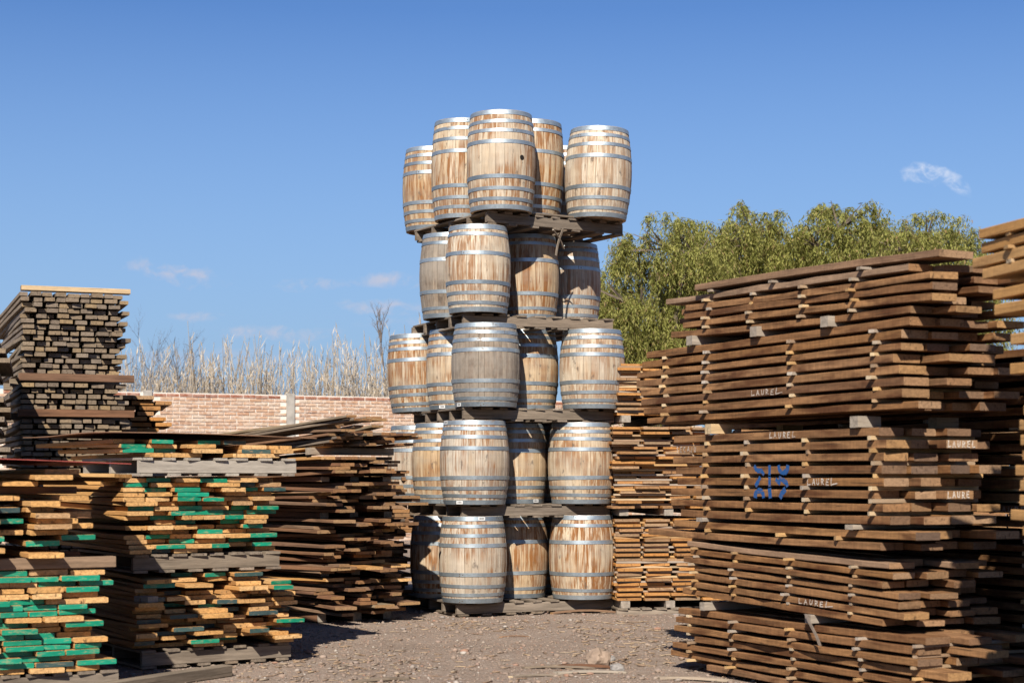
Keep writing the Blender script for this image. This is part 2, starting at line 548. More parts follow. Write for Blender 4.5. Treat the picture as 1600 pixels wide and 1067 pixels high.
# ------------------------------------------------------------------ ground
m, t = mat('gravel_ground')
tc = t.n('ShaderNodeTexCoord').outputs['Object']
n1 = t.noise(tc, .8, 4, .6)
n2 = t.noise(tc, 9, 5, .65)
vo = t.n('ShaderNodeTexVoronoi')
t.set(vo, 'Vector', tc)
vo.inputs['Scale'].default_value = 34
vo2 = t.n('ShaderNodeTexVoronoi')
t.set(vo2, 'Vector', tc)
vo2.inputs['Scale'].default_value = 80
c = t.ramp(n1, [(.3, (.17, .128, .10)), (.5, (.215, .165, .131)), (.7, (.25, .195, .156))])
sc1 = t.n('ShaderNodeSeparateColor')
t.set(sc1, 0, vo.outputs['Color'])
c = t.mix(t.rng(n2, .42, .62, .15, .75), c, t.ramp(sc1.outputs[0], [(0, (.14, .105, .083)), (.35, (.22, .168, .132)), (.6, (.185, .155, .135)), (.8, (.28, .226, .182)), (.92, (.23, .135, .095)), (1, (.34, .30, .26))]))
h = t.math('ADD', t.math('MULTIPLY', t.math('SUBTRACT', 1.0, vo.outputs['Distance']), .8), t.math('ADD', t.math('MULTIPLY', vo2.outputs['Distance'], -.5), n2))
t.finish(c, .95, h, .8, .015, spec=.12)
GROUND = m


def gz_at(x, y):
    return .012 * mnoise.noise((x * .9, y * .9, 3.1)) + .006 * mnoise.noise((x * 4, y * 4, 1.7))


N = 190
ts = np.linspace(-1, 1, N)
gxs = np.sinh(ts * 4.6) / math.sinh(4.6) * 420
gys = 14.5 + np.sinh(ts * 4.6) / math.sinh(4.6) * 420
V = []
for j in range(N):
    for i in range(N):
        x, y = gxs[i], gys[j]
        near = max(0., 1 - max(abs(x) / 7, abs(y - 14) / 7))
        V.append((x, y, gz_at(x, y) * min(1, near * 3) - .012))
Fc = [(j * N + i, j * N + i + 1, (j + 1) * N + i + 1, (j + 1) * N + i) for j in range(N - 1) for i in range(N - 1)]
g = obj('ground', mesh_from('ground', V, Fc, [GROUND], smooth=True))
tag(g, 'dusty brown gravel floor of the timber yard', kind='structure')

# loose stones and wood chips on the ground (too many to count)
ico = [(0, 0, 1), (.894, 0, .447), (.276, .851, .447), (-.724, .526, .447), (-.724, -.526, .447), (.276, -.851, .447),
       (.724, .526, -.447), (-.276, .851, -.447), (-.894, 0, -.447), (-.276, -.851, -.447), (.724, -.526, -.447), (0, 0, -1)]
icf = [(0, 1, 2), (0, 2, 3), (0, 3, 4), (0, 4, 5), (0, 5, 1), (1, 6, 2), (2, 7, 3), (3, 8, 4), (4, 9, 5), (5, 10, 1), (2, 6, 7), (3, 7, 8), (4, 8, 9), (5, 9, 10), (1, 10, 6),
       (6, 11, 7), (7, 11, 8), (8, 11, 9), (9, 11, 10), (10, 11, 6)]


def fast_mesh(name, verts, faces, mats, smooth=False):
    """verts (n,3) array, faces (m,k) array."""
    me = bpy.data.meshes.new(name)
    n, (mf, k) = len(verts), faces.shape
    me.vertices.add(n)
    me.vertices.foreach_set('co', verts.astype(np.float32).ravel())
    me.loops.add(mf * k)
    me.loops.foreach_set('vertex_index', faces.astype(np.int32).ravel())
    me.polygons.add(mf)
    me.polygons.foreach_set('loop_start', np.arange(0, mf * k, k, dtype=np.int32))
    if smooth:
        me.polygons.foreach_set('use_smooth', np.ones(mf, dtype=bool))
    for mm in mats:
        me.materials.append(mm)
    me.update(calc_edges=True)
    me.validate()
    return me


ICO = np.array(ico)
ICF = np.array(icf)
nst = 19000
pv, pf = [], []
for k in range(nst):
    y = 10.2 + 9.5 * random.random() ** 1.25
    x = random.uniform(-3.6, 2.6)
    s = .005 + .008 * random.random() ** 2 + (.022 * random.random() if random.random() < .05 else 0)
    rr = np.random.uniform(.65, 1.25, (12, 1))
    a = random.random() * 6.28
    rot = np.array([[math.cos(a), -math.sin(a), 0], [math.sin(a), math.cos(a), 0], [0, 0, 1]])
    p = (ICO * rr * np.array([s * random.uniform(.8, 1.6), s, s * random.uniform(.45, .8)])) @ rot.T
    p += np.array([x, y, gz_at(x, y) - .012 + s * .25])
    pv.append(p)
    pf.append(ICF + 12 * k)
o = obj('loose_gravel', fast_mesh('loose_gravel', np.vstack(pv), np.vstack(pf), [M['pebble']]))
tag(o, 'loose gravel and pebbles strewn over the yard', kind='stuff')
pv, pf = [], []
BX = np.array([(0, 0, 0), (1, 0, 0), (1, 1, 0), (0, 1, 0), (0, 0, 1), (1, 0, 1), (1, 1, 1), (0, 1, 1)], float) - np.array([.5, .5, 0])
BF = np.array([(3, 2, 1, 0), (4, 5, 6, 7), (0, 1, 5, 4), (1, 2, 6, 5), (2, 3, 7, 6), (3, 0, 4, 7)])
for k in range(900):
    y = 10.4 + 8 * random.random()
    x = random.uniform(-3.4, 2.4)
    if random.random() < .5:
        x, y = random.choice([(-1.5 + jit(.8), 13 + jit(1.2)), (1.2 + jit(.6), 14.5 + jit(1.5)), (.2 + jit(1.3), 16.6 + jit(.6))])
    a = random.random() * 6.28
    rot = np.array([[math.cos(a), -math.sin(a), 0], [math.sin(a), math.cos(a), 0], [0, 0, 1]])
    p = (BX * np.array([random.uniform(.02, .11), random.uniform(.006, .018), random.uniform(.004, .009)])) @ rot.T
    p[:, 2] += p[:, 0] * jit(.12)
    p += np.array([x, y, gz_at(x, y) - .008])
    pv.append(p)
    pf.append(BF + 8 * k)
o = obj('wood_chips', fast_mesh('wood_chips', np.vstack(pv), np.vstack(pf), [M['chip']]))
tag(o, 'small wood chips and bark scattered over the gravel', kind='stuff')

# ------------------------------------------------------------------ brick wall at the back of the yard
WO = at(245, 614, 36.0)
WA = math.atan2(2.3, 4.95)
WH = 3.31
wall = empty('brick_wall', (WO.x, WO.y, 0), WA, 'long clay brick wall with pale smeared mortar closing the yard behind the stacks', 'wall')
S0, S1 = -5.2, 13.5


def box_mesh(x0, x1, y0, y1, z0, z1, mats):
    p = [(x0, y0, z0), (x1, y0, z0), (x1, y1, z0), (x0, y1, z0), (x0, y0, z1), (x1, y0, z1), (x1, y1, z1), (x0, y1, z1)]
    return mesh_from('box', p, [(3, 2, 1, 0), (4, 5, 6, 7), (0, 1, 5, 4), (1, 2, 6, 5), (2, 3, 7, 6), (3, 0, 4, 7)], mats)


obj('mortar', box_mesh(S0, S1, .012, .13, -.05, WH - .01, [M['mortar']]), wall)
PIL = [-3.4, -.2, 3.0, 6.2, 9.4, 12.6]
course, bl = .0765, .285
nco = int(WH / course)
brick_meshes = []
for k in range(10):
    rs = random.Random(k)
    L, Hh = bl - rs.uniform(.012, .022), course - rs.uniform(.011, .018)
    c = .004
    p = []
    for (y, q) in ((-.004 + rs.uniform(-.003, .004), c), (0.004, 0), (.06, 0)):
        p += [(q, y, q), (L - q, y, q), (L - q, y, Hh - q), (q, y, Hh - q)]
    p = [(x + rs.uniform(-.002, .002), y, z + rs.uniform(-.002, .002)) for x, y, z in p]
    f = [(0, 1, 2, 3)]
    for a in (0, 4):
        for i in range(4):
            b = (i + 1) % 4
            f.append((a + i, a + i + 4, a + b + 4, a + b))
    brick_meshes.append((p, f, mesh_from('brick', p, f, [M['brick']]), mesh_from('brick', p, f, [M['brick_dark']])))
sv, sf, nb = [], [], 0
dsv, dsf = [], []
for r in range(nco):
    z = r * course + .004
    off = (r % 2) * bl / 2
    s = S0 + off - bl
    while s < S1 - bl:
        s += bl
        cx = s + bl / 2
        if any(abs(cx - q) < .235 for q in PIL):
            if not any(abs(cx - q) < .235 and abs(cx - q) > .14 for q in PIL):
                continue
        P = random.choice(brick_meshes)
        top = r >= nco - 1
        inview = (-.35 < cx < 5.75) and z > 2.16
        if inview and nb < 298:
            obj('brick', P[3] if top else P[2], wall, (s + jit(.004), jit(.002), z + jit(.002)))
            nb += 1
        else:
            V_, F_ = (dsv, dsf) if top else (sv, sf)
            b0 = len(V_)
            V_.extend((x + s, y, zz + z) for x, y, zz in P[0])
            F_.extend(tuple(i + b0 for i in ff) for ff in P[1])
o = obj('brickwork', mesh_from('brickwork', sv, sf, [M['brick']]), wall)
tag(o, kind='stuff')
o = obj('brickwork', mesh_from('brickwork', dsv, dsf, [M['brick_dark']]), wall)
tag(o, kind='stuff')
for q in PIL:
    obj('pillar', box_mesh(q - .09, q + .09, -.035, .16, -.05, WH + .03, [M['concrete']]), wall)

# ------------------------------------------------------------------ dry reeds beyond the wall
rv, rf = [], []


def tri_tube(p, q, r0, r1):
    b = len(rv)
    dd = (q - p).normalized()
    a = dd.orthogonal().normalized()
    bb = dd.cross(a)
    for (c, r) in ((p, r0), (q, r1)):
        for k in range(3):
            an = k * 2.094
            rv.append(c + (a * math.cos(an) + bb * math.sin(an)) * r)
    for k in range(3):
        l = (k + 1) % 3
        rf.append((b + k, b + l, b + 3 + l, b + 3 + k))


def blade(p, q, w):
    b = len(rv)
    side = Vector((random.uniform(-1, 1), random.uniform(-1, 1), .2)).normalized() * w
    mid = p.lerp(q, .4)
    rv.extend([p, mid + side, q, mid - side])
    rf.append((b, b + 1, b + 2, b + 3))


for k in range(1500):
    x = random.uniform(-10.6, -2.2)
    Y = random.uniform(40.6, 43.5)
    px = 800 + x * F / Y
    clump = .5 + .5 * mnoise.noise((x * 1.1, Y * .6, .3)) + .35 * mnoise.noise((x * 3.5, Y, 5.1))
    hgt = 3.75 + 1.35 * clump + (random.uniform(-1.0, .45) if k % 2 else random.uniform(-1.9, -.5))
    if px < 300:
        hgt -= .55
    if random.random() < .05:
        hgt += .6
    lean = Vector((jit(.16) + (.12 if px < 300 else .0), jit(.12), 1)).normalized()
    p0 = Vector((x, Y, 0))
    bend = Vector((jit(.55), jit(.3), 0))
    pts = [p0 + lean * hgt * f + bend * f * f for f in (0, .35, .7, 1)]
    for i in range(3):
        tri_tube(pts[i], pts[i + 1], .021 - .005 * i, .016 - .005 * i)
    for i in range(random.randint(4, 9)):
        f = random.uniform(.4, .97)
        c = p0 + lean * hgt * f + bend * f * f
        a = random.random() * 6.28
        ln = random.uniform(.15, .5)
        blade(c, c + Vector((math.cos(a) * ln * .45, math.sin(a) * ln * .45, random.uniform(-.3, .8) * ln)), random.uniform(.006, .018))
    if random.random() < .55:
        top = pts[3]
        for i in range(7):
            c = top - lean * .09 * i
            blade(c, c + lean * .22 + Vector((jit(.10), jit(.10), 0)), .011)
o = obj('dry_reeds', mesh_from('dry_reeds', rv, rf, [M['reed']]))
tag(o, 'dense stand of bleached dry reeds growing beyond the brick wall', kind='stuff')


def bare_plant(name, base, h, label, cat, spread, depth, r0, mname, seed, stems=1, ln=.45):
    lf = ln
    rs = random.Random(seed)
    root = empty(name, base, 0, label, cat)
    segs = {'trunk': [], 'twigs': []}

    def grow(p, dr, ln, r, lev):
        n = 7 if lev == 0 else 3
        q = p
        for i in range(n):
            d2 = (dr + Vector((rs.uniform(-.09, .09), rs.uniform(-.09, .09), .06))).normalized()
            e = q + d2 * ln / n
            segs['trunk' if lev == 0 else 'twigs'].append((q, e, r * (1 - .75 * i / n), r * (1 - .75 * (i + 1) / n)))
            if lev < depth and (i > 1 or lev > 0):
                for _ in range(rs.randint(1, 3)):
                    a = rs.random() * 6.28
                    s = Vector((math.cos(a), math.sin(a), 0)) * spread
                    grow(e, (d2 + s).normalized(), ln * rs.uniform(.7, 1.15) * (lf * (1 - .5 * i / n) if lev == 0 else .5), r * .4, lev + 1)
            q = e
            dr = d2

    for s in range(stems):
        a = rs.random() * 6.28
        k = .0 if stems == 1 else .22
        grow(Vector((math.cos(a) * .3 * k, math.sin(a) * .3 * k, 0)), Vector((math.cos(a) * k, math.sin(a) * k, 1)).normalized(), h * rs.uniform(.8, 1), r0, 0)
    for kind in ('trunk', 'twigs'):
        global rv, rf
        rv, rf = [], []
        for (p, q, a, b) in segs[kind]:
            tri_tube(p, q, a, b)
        o = obj('trunk' if kind == 'trunk' else 'branches', mesh_from(kind, rv, rf, [M[mname]]), root)
        tag(o, kind='stuff' if kind == 'twigs' else None)


b = at(598, 745, 45)
bare_plant('bare_tree', (b.x, b.y, 0), 5.5, 'thin leafless tree standing tallest at the tower end of the reeds', 'tree', .5, 3, .07, 'twig', 21, ln=.30)
b = at(232, 745, 44)
bare_plant('bare_shrub', (b.x, b.y, 0), 4.2, 'tangled leafless shrub beyond the wall beside the grey board stack', 'shrub', .6, 3, .03, 'twig', 8, 9, ln=.42)

# ------------------------------------------------------------------ weeping pepper trees
def pepper_tree(label, lobes, trunk_px, Y, seed):
    rng = np.random.default_rng(seed)
    tp = at(trunk_px, HY, Y)
    root = empty('pepper_tree', (tp.x, tp.y, 0), 0, label, 'tree', 'weeping trees behind the timber')
    base = Vector((tp.x, tp.y, 0))
    verts, faces = [], []
    cnt = 0
    global rv, rf
    rv, rf = [], []
    fork = Vector((0, 0, 2.2))
    tri = []
    for k in range(5):
        tri_tube(Vector((0, 0, k * .44)), Vector((jit(.03), jit(.03), (k + 1) * .44 + .02)), .30 - .03 * k, .27 - .03 * k)
    o = obj('trunk', mesh_from('trunk', rv, rf, [M['bark']], smooth=True), root)
    for (px, py, rm, dY) in lobes:
        c = at(px, py - 17, Y + dY) - base
        rv, rf = [], []
        prev = fork
        for k in range(1, 6):
            f = k / 5
            q = fork.lerp(c, f) + Vector((jit(.15), jit(.15), .35 * math.sin(f * 3.1)))
            tri_tube(prev, q, .13 * (1.1 - f * .85), .13 * (1.1 - (f + .2) * .85))
            prev = q
        for k in range(9):
            a = Vector((jit(1), jit(1), random.uniform(-.1, 1))).normalized() * rm * .85
            tri_tube(prev, c + a, .03, .008)
        obj('limb', mesh_from('limb', rv, rf, [M['bark']]), root)
        nc = int(62 * rm ** 2) + 6
        for s in range(nc):
            v = rng.normal(size=3)
            v /= np.linalg.norm(v)
            rad = rm * (rng.random() ** .28)
            cc = np.array(c) + v * rad * np.array([1, 1, .9])
            cr = rng.uniform(.16, .36)
            for q_ in range(int(rng.integers(9, 17))):
                a0 = rng.uniform(0, 2 * np.pi)
                od = np.array([np.cos(a0), np.sin(a0)]) * cr * rng.uniform(.2, 1.1)
                ln = rng.uniform(.28, .85)
                nl = int(ln * 26) + 6
                tt = np.linspace(.08, 1, nl)
                P = np.zeros((nl, 3))
                P[:, 0] = cc[0] + od[0] * np.sin(tt * 1.7) + v[0] * .12 * tt
                P[:, 1] = cc[1] + od[1] * np.sin(tt * 1.7) + v[1] * .12 * tt
                P[:, 2] = cc[2] + rng.uniform(-.08, .10) + .14 * np.sin(tt * 1.9) - ln * tt ** 1.9
                a = rng.uniform(0, 2 * np.pi, nl)
                dz = rng.uniform(-1.3, .35, nl) - tt * .7
                dirs = np.stack([np.cos(a) * .75, np.sin(a) * .75, dz], 1)
                dirs /= np.linalg.norm(dirs, axis=1)[:, None]
                L = rng.uniform(.06, .13, nl)[:, None]
                wv = np.stack([np.cos(a + 1.57 + rng.normal(size=nl) * .7), np.sin(a + 1.57 + rng.normal(size=nl) * .7), rng.normal(size=nl) * .3], 1) * rng.uniform(.007, .014, nl)[:, None]
                q = np.stack([P, P + dirs * L * .45 + wv, P + dirs * L, P + dirs * L * .45 - wv], 1).reshape(-1, 3)
                verts.append(q)
                faces.append(np.arange(nl * 4).reshape(-1, 4) + cnt)
                cnt += nl * 4
    me = fast_mesh('crown', np.vstack(verts), np.vstack(faces), [M['leaf']])
    obj('crown', me, root)


pepper_tree('weeping pepper tree whose crown hangs lowest, right behind the barrel tower',
            [(1038, 410, .80, 0), (988, 452, .75, .4), (1085, 420, .55, -.5), (990, 520, .8, 0), (1050, 490, .8, .6), (962, 490, .5, -.4), (1010, 590, .8, 0), (1060, 580, .9, 0), (1100, 490, .7, .5)], 1030, 30.5, 1)
pepper_tree('tallest weeping pepper tree, two rounded humps above the middle of the brown timber stack',
            [(1172, 385, .72, 0), (1215, 415, .70, .5), (1128, 405, .6, -.4), (1180, 470, 1.1, .3), (1312, 378, .78, 0), (1352, 405, .70, .6), (1272, 402, .6, -.4), (1320, 470, 1.1, .2), (1250, 480, .9, .4)], 1240, 31.5, 2)
pepper_tree('weeping pepper tree with thin see-through foliage beside the honey coloured boards',
            [(1450, 402, .70, 0), (1492, 425, .65, .4), (1405, 410, .5, -.4), (1450, 470, .9, .2), (1525, 460, .5, 0), (1535, 525, .55, .3)], 1450, 30.0, 3)

# ------------------------------------------------------------------ lumber stacks
SG = 'lumber stacks in the yard'


def stack(label, ox, oy, oz, phi, group=SG, tilt=0.0, roll=0.0):
    e = empty('lumber_stack', (ox, oy, oz), R(phi), label, 'lumber stack', group)
    e.rotation_euler = (R(roll), R(tilt), R(phi))
    return e


def variants(widths, L, T, mats, n=3, alt=None, **kw):
    """{width: ([natural meshes], [alternative meshes])}"""
    out = {}
    for w in widths:
        a = [board_mesh(L * random.uniform(.97, 1.03), w, T * random.uniform(.92, 1.06), mats, seed=random.randint(0, 99999), skew=jit(.03) * w / .2,
                        bow=jit(kw.get('bow', .006)), wane=kw.get('wane', .003), seg=kw.get('seg', 2), chamf=kw.get('chamf', .003), side_bow=jit(.006)) for _ in range(n)]
        out[w] = (a, [[recolor(x, mm) for x in a] for mm in (alt or [])])
    return out


def end_layers(par, var, layers, pitch, width, zj=.002, yj=.05, xj=.006, gap=.006, x0=0.0, skip=0.0, alt_p=(), rzj=.6, tiltj=.3, sag=0.0, z0=0.0):
    """Boards lying into the pile (along +Y), their ends facing the yard."""
    ws = list(var)
    for l in range(layers):
        x = x0 + random.uniform(-.02, .02)
        yo = jit(yj * .4)
        while True:
            w = random.choice(ws)
            if x + w > width + .03:
                break
            if random.random() >= skip:
                nat, alts = var[w]
                r, me = random.random(), None
                for p, a in zip(alt_p, alts):
                    if r < p:
                        me = random.choice(a)
                        break
                    r -= p
                me = me or random.choice(nat)
                obj('board', me, par, (x + jit(xj), yo + jit(yj), z0 + l * pitch + jit(zj)), (R(jit(tiltj)), R(jit(tiltj * .8)), R(jit(rzj))))
            x += w + random.uniform(.2, 1.8) * gap
    return z0 + layers * pitch


def cross_strips(par, mesh, zs, ys, x):
    for z in zs:
        for y in ys:
            obj('sticker', mesh, par, (x, y + jit(.02) + .03, z), (0, 0, R(-90)))


def side_layers(par, layers, meshes, X0, L_end, rows, bw, z0, pitch, T, stick_x, stick_me, x0j=.1, endj=.12, yj=.008, flat=None, tops=None, slopej=.15, miss=0.0):
    """Boards lying along +X, long edges facing the yard; stickers between the layers."""
    for l in range(layers):
        z = z0 + l * pitch
        for r in range(rows):
            if r and random.random() < miss:
                continue
            me = random.choice(meshes)
            if flat and l in flat and r == 0:
                me = flat[l]
            if tops and l == layers - 1:
                me = random.choice(tops)
            Lb = max(v.co.y for v in me.vertices)
            X = X0 + jit(x0j) if random.random() < .5 else L_end + jit(endj) - Lb
            yb = r * (bw + .012)
            obj('board', me, par, (X, yb + bw + (jit(yj) if not (flat and l in flat and r == 0) else 0.0), z + jit(.001)), (0, R(jit(slopej)) if not (flat and l in flat and r == 0) else 0, R(-90) + R(jit(.25) if not (flat and l in flat and r == 0) else 0)))
        if l < layers - 1:
            for sx in stick_x:
                obj('sticker', random.choice(stick_me), par, (sx + jit(.03), -random.uniform(.0, .05), z + T + .001), (0, 0, R(jit(2.5))))


def stickers(h, depth, w=.04, n=4):
    return [board_mesh(depth * random.uniform(.97, 1.05), w * random.uniform(.8, 1.25), h, [M['sticker_light'], M['sticker_end']], seg=1, chamf=.002, skew=jit(.015), seed=i) for i in range(n)]


def pallet(ox, oy, oz, phi, LX, LY, label, wood='pallet_wood', nstr=5, ntop=8, nbot=6, sh=.098, group='wooden pallets under the barrels and boards', tilt=0., seed=1, name='pallet'):
    rs = random.Random(seed)
    e = empty('pallet', (ox, oy, oz), R(phi), label, 'pallet', group)
    e.rotation_euler = (0, R(tilt), R(phi))
    w = [M[wood], M[wood]]
    st = [board_mesh(LX, .045, sh, w, seg=3, wane=.003, seed=seed + i, chamf=.003) for i in range(2)]
    dw = .115
    dk = [board_mesh(LY + .02, dw * rs.uniform(.85, 1.1), .020, w, seg=2, wane=.003, seed=seed + 10 + i, skew=rs.uniform(-.02, .02), chamf=.002) for i in range(3)]
    # stringers run along X: board length is along Y, so turn -90 deg
    for k in range(nstr):
        y = k * (LY - .045) / (nstr - 1)
        obj('stringer', rs.choice(st), e, (0, y + .045, .0215), (0, 0, R(-90)))
    for n_, z in ((nbot, 0.0), (ntop, .0215 + sh + .0015)):
        for k in range(n_):
            x = k * (LX - dw) / (n_ - 1)
            obj('deck_board', rs.choice(dk), e, (x + rs.uniform(-.015, .015), -.012 + rs.uniform(-.008, .004), z), (0, 0, R(rs.uniform(-.8, .8))))
    return e


# --- L: the big brown timber stack on the right, four bundles and a base
PHI_L = math.degrees(math.atan2(-.904, .429))
KL = .84
LO = Vector((1.64 * KL, 15.0 * KL, 0))


def right_stack(label, ox, oy, z, phi, tilt=0.0):
    e = stack(label, ox, oy, HC + (z - HC) * KL, phi, tilt=tilt)
    e.scale = (KL, KL, KL)
    return e


LM = [M['laurel_board'], M['laurel_end']]
LT = [M['laurel_top'], M['laurel_end']]


def lb(L, W, T, mats=LM, n=5, wane=.017, bow=.012):
    return [board_mesh(L * random.uniform(.96, 1.05), W * random.uniform(.95, 1.0), T * random.uniform(.84, 1.06), mats, seg=9, wane=wane, bow=jit(bow), skew=jit(.04), chamf=.004, seed=random.randint(0, 9999)) for _ in range(n)]


def flat_board(L, W, T, mats=LM):
    return board_mesh(L, W, T, mats, seg=3, wane=0.0, chamf=.003, seed=5)


# base bundle
L0 = right_stack('lowest bundle of thick brown boards fanning out over the gravel, under all other brown bundles', LO.x, LO.y, -.28, PHI_L, tilt=-.4)
side_layers(L0, 7, lb(3.5, .24, .055, n=6), -.42, 3.45, 4, .24, .026, .0795, .055, (-.1, .6, 1.5, 2.4, 3.1), stickers(.022, 1.02), .22, .22, .03, slopej=.35)
for x in (.15, 1.75):
    obj('bearer', board_mesh(1.0, .08, .07, [M['bearer'], M['bearer']], seg=1, seed=1), L0, (x, -.03, .562), (0, 0, 0))
L1 = right_stack('sagging bundle of brown boards with a chalk word, second from the ground on the right', LO.x, LO.y, .405, PHI_L, tilt=1.3)
flats1 = {1: flat_board(3.0, .235, .049)}
side_layers(L1, 7, lb(3.0, .235, .05, n=6), -.12, 2.75, 4, .235, .0, .0725, .05, (-.0, .65, 1.45, 2.3), stickers(.020, 1.0), .12, .22, .012, flat=flats1, tops=lb(2.9, .235, .05, LT), slopej=.3)
L1b = right_stack('two loose dark brown boards lying between two bundles of the brown stack', LO.x, LO.y, .925, PHI_L, tilt=.2)
side_layers(L1b, 2, lb(3.35, .24, .056), -.5, 2.75, 4, .24, .0, .089, .056, (.2, 1.35, 2.1), stickers(.031, 1.0), .15, .15, .012, slopej=.2)
for x in (.12, 2.3):
    obj('bearer', board_mesh(1.0, .10, .036, [M['bearer'], M['bearer']], seg=1, seed=2), L1b, (x, -.05, .148), (0, 0, 0))
L2 = right_stack('bundle of brown boards with blue painted marks and white chalk words on its edge', LO.x, LO.y, 1.112, PHI_L)
flats2 = {k: flat_board(3.0, .235, .062) for k in (2, 3, 4, 6, 7)}
side_layers(L2, 8, lb(3.0, .235, .062, n=7), -.28, 2.72, 4, .235, .0, .096, .062, (.2, .83, 1.7, 2.58), stickers(.032, 1.0), .12, .07, .010, flat=flats2, slopej=.08)
for x, mm in ((.25, 'sticker'), (2.35, 'bearer')):
    for y in (-.04, .72):
        obj('bearer', board_mesh(.22, .10, .088, [M['sticker_light'] if mm == 'sticker' else M['bearer'], M['sticker_end'] if mm == 'sticker' else M['bearer']], seg=1, seed=3), L2, (x, y, .738), (0, 0, 0))
L3 = right_stack('broad bundle of brown boards reaching out furthest towards the barrels, chalk word on one edge', LO.x, LO.y, 1.975, PHI_L)
flats3 = {2: flat_board(3.9, .235, .06), 7: None}
flats3.pop(7)
side_layers(L3, 8, lb(3.9, .235, .06, n=8), -.98, 2.98, 4, .235, .0, .088, .06, (-.55, .2, 1.5, 2.6), stickers(.026, 1.0), .06, .16, .010, flat=flats3, slopej=.1)
for x in (-.05, .98, 1.98):
    obj('bearer', board_mesh(1.02, .10, .085, [M['bearer'], M['bearer']], seg=1, seed=4), L3, (x, -.05, .679), (0, 0, 0))
L4 = right_stack('topmost bundle of brown boards, weathered and ragged ended, roofing the big brown stack', LO.x, LO.y, 2.742, PHI_L, tilt=1.2)
side_layers(L4, 5, lb(3.5, .235, .053, n=7, bow=.018), -.35, 3.0, 4, .235, .0, .079, .053, (.2, .9, 1.65, 2.3), stickers(.024, 1.0), .28, .32, .03, slopej=.6, tops=lb(3.4, .235, .055, LT, bow=.015))
o = obj('board', board_mesh(3.2, .33, .055, LT, seg=7, wane=.01, bow=.010, seed=77, chamf=.004), L4, (.02, .31, .398), (0, R(-.5), R(-90) + R(2)))
for sx in (.25, 1.2, 2.4):
    obj('sticker', board_mesh(.9, .05, .022, [M['bearer'], M['bearer']], seg=1, seed=1), L4, (sx, -.02, .371))

# --- M: the stack behind, in the shade of the alley
MOx, MOy = LO.x + .904 * 1.32 * KL, LO.y + .429 * 1.32 * KL
for (z0, n, p, lab) in ((-.24, 15, .094, 'shaded lower bundle of dark boards in the alley right of the brown stack'), (1.185, 7, .096, 'shaded middle bundle of dark boards with a faint chalk word in the alley'),
                        (1.862, 7, .092, 'upper bundle of boards in the alley, its top row catching sun')):
    e = right_stack(lab, MOx, MOy, z0, PHI_L)
    side_layers(e, n, lb(5.0, .24, .06, n=4), -1.5, 3.5, 4, .24, .0, p, .06, (.4, 1.6, 2.8), stickers(p - .062, 1.02), .1, .12, .01)
    for x in (.4, 2.6):
        obj('bearer', board_mesh(1.0, .09, .045 if z0 < 1 else .018 if z0 > 1.5 else .037, [M['bearer'], M['bearer']], seg=1, seed=6), e, (x, .0, -.047 if z0 < 1 else -.0195 if z0 > 1.5 else -.039), (0, 0, 0))
    if 1 < z0 < 1.5:
        M2 = e
e = stack('dark rear stack of brown boards closing the far end of the alley', 3.9, 17.6, .05, -16)
end_layers(e, variants((.24, .28), 2.4, .075, BM_ := [M['brown_board'], M['brown_end']], n=3, wane=.006, bow=.008, seg=2), 33, .080, 2.9, yj=.08, xj=.03, gap=.008, rzj=1)

e = stack('second dark rear stack wedged behind the big brown stack and the orange boards', 2.55, 18.6, .05, -4)
end_layers(e, variants((.24, .28), 2.0, .075, [M['brown_board'], M['brown_end']], n=3, wane=.006, bow=.008, seg=2), 32, .080, 1.35, yj=.06, xj=.03, gap=.008, rzj=1)

# --- E: honey coloured stack cut by the right edge of the frame
EO = Vector((3.0 * KL, 10.2 * KL, 0))
PHI_E = -75.5
HM = [M['honey_board'], M['honey_end']]


def hb(L, n=4):
    return [board_mesh(L * random.uniform(.98, 1.03), .24, .062 * random.uniform(.93, 1.05), HM, seg=5, wane=.008, bow=jit(.01), skew=jit(.05), chamf=.004, seed=random.randint(0, 9999)) for _ in range(n)]


E1 = right_stack('tall bundle of honey brown boards at the mouth of the dark alley', EO.x, EO.y, -.26, PHI_E)
side_layers(E1, 15, hb(2.2), .42, 2.62, 5, .24, .0, .09, .062, (.5, 1.5), stickers(.027, 1.26), .05, .1, .01)
E1b = right_stack('bundle of honey brown boards in the middle of the stack at the right edge', EO.x, EO.y, 1.12, PHI_E)
side_layers(E1b, 9, hb(2.3), .19, 2.5, 5, .24, .0, .09, .062, (.5, 1.5), stickers(.027, 1.26), .05, .1, .01)
for x in (.6, 1.8):
    obj('bearer', board_mesh(1.2, .09, .035, [M['bearer'], M['bearer']], seg=1, seed=6), E1b, (x, .0, -.037))
E2 = right_stack('middle pair of honey orange boards jutting out below the topmost honey bundle', EO.x, EO.y, 2.0, PHI_E)
side_layers(E2, 5, hb(2.3), .36, 2.5, 5, .24, .0, .09, .062, (.5, 1.5), stickers(.027, 1.26), .04, .1, .01)
side_layers(E2, 2, hb(2.5), -.05, 2.45, 5, .24, .47, .098, .062, (.35, 1.5), stickers(.035, 1.26), .06, .1, .01)
E3 = right_stack('topmost bundle of bright honey orange boards, high beside the sky', EO.x, EO.y, 2.705, PHI_E)
side_layers(E3, 4, hb(2.6), -.22, 2.4, 5, .24, .0, .0845, .062, (.05, 1.5), stickers(.022, 1.26, .06), .06, .1, .01)

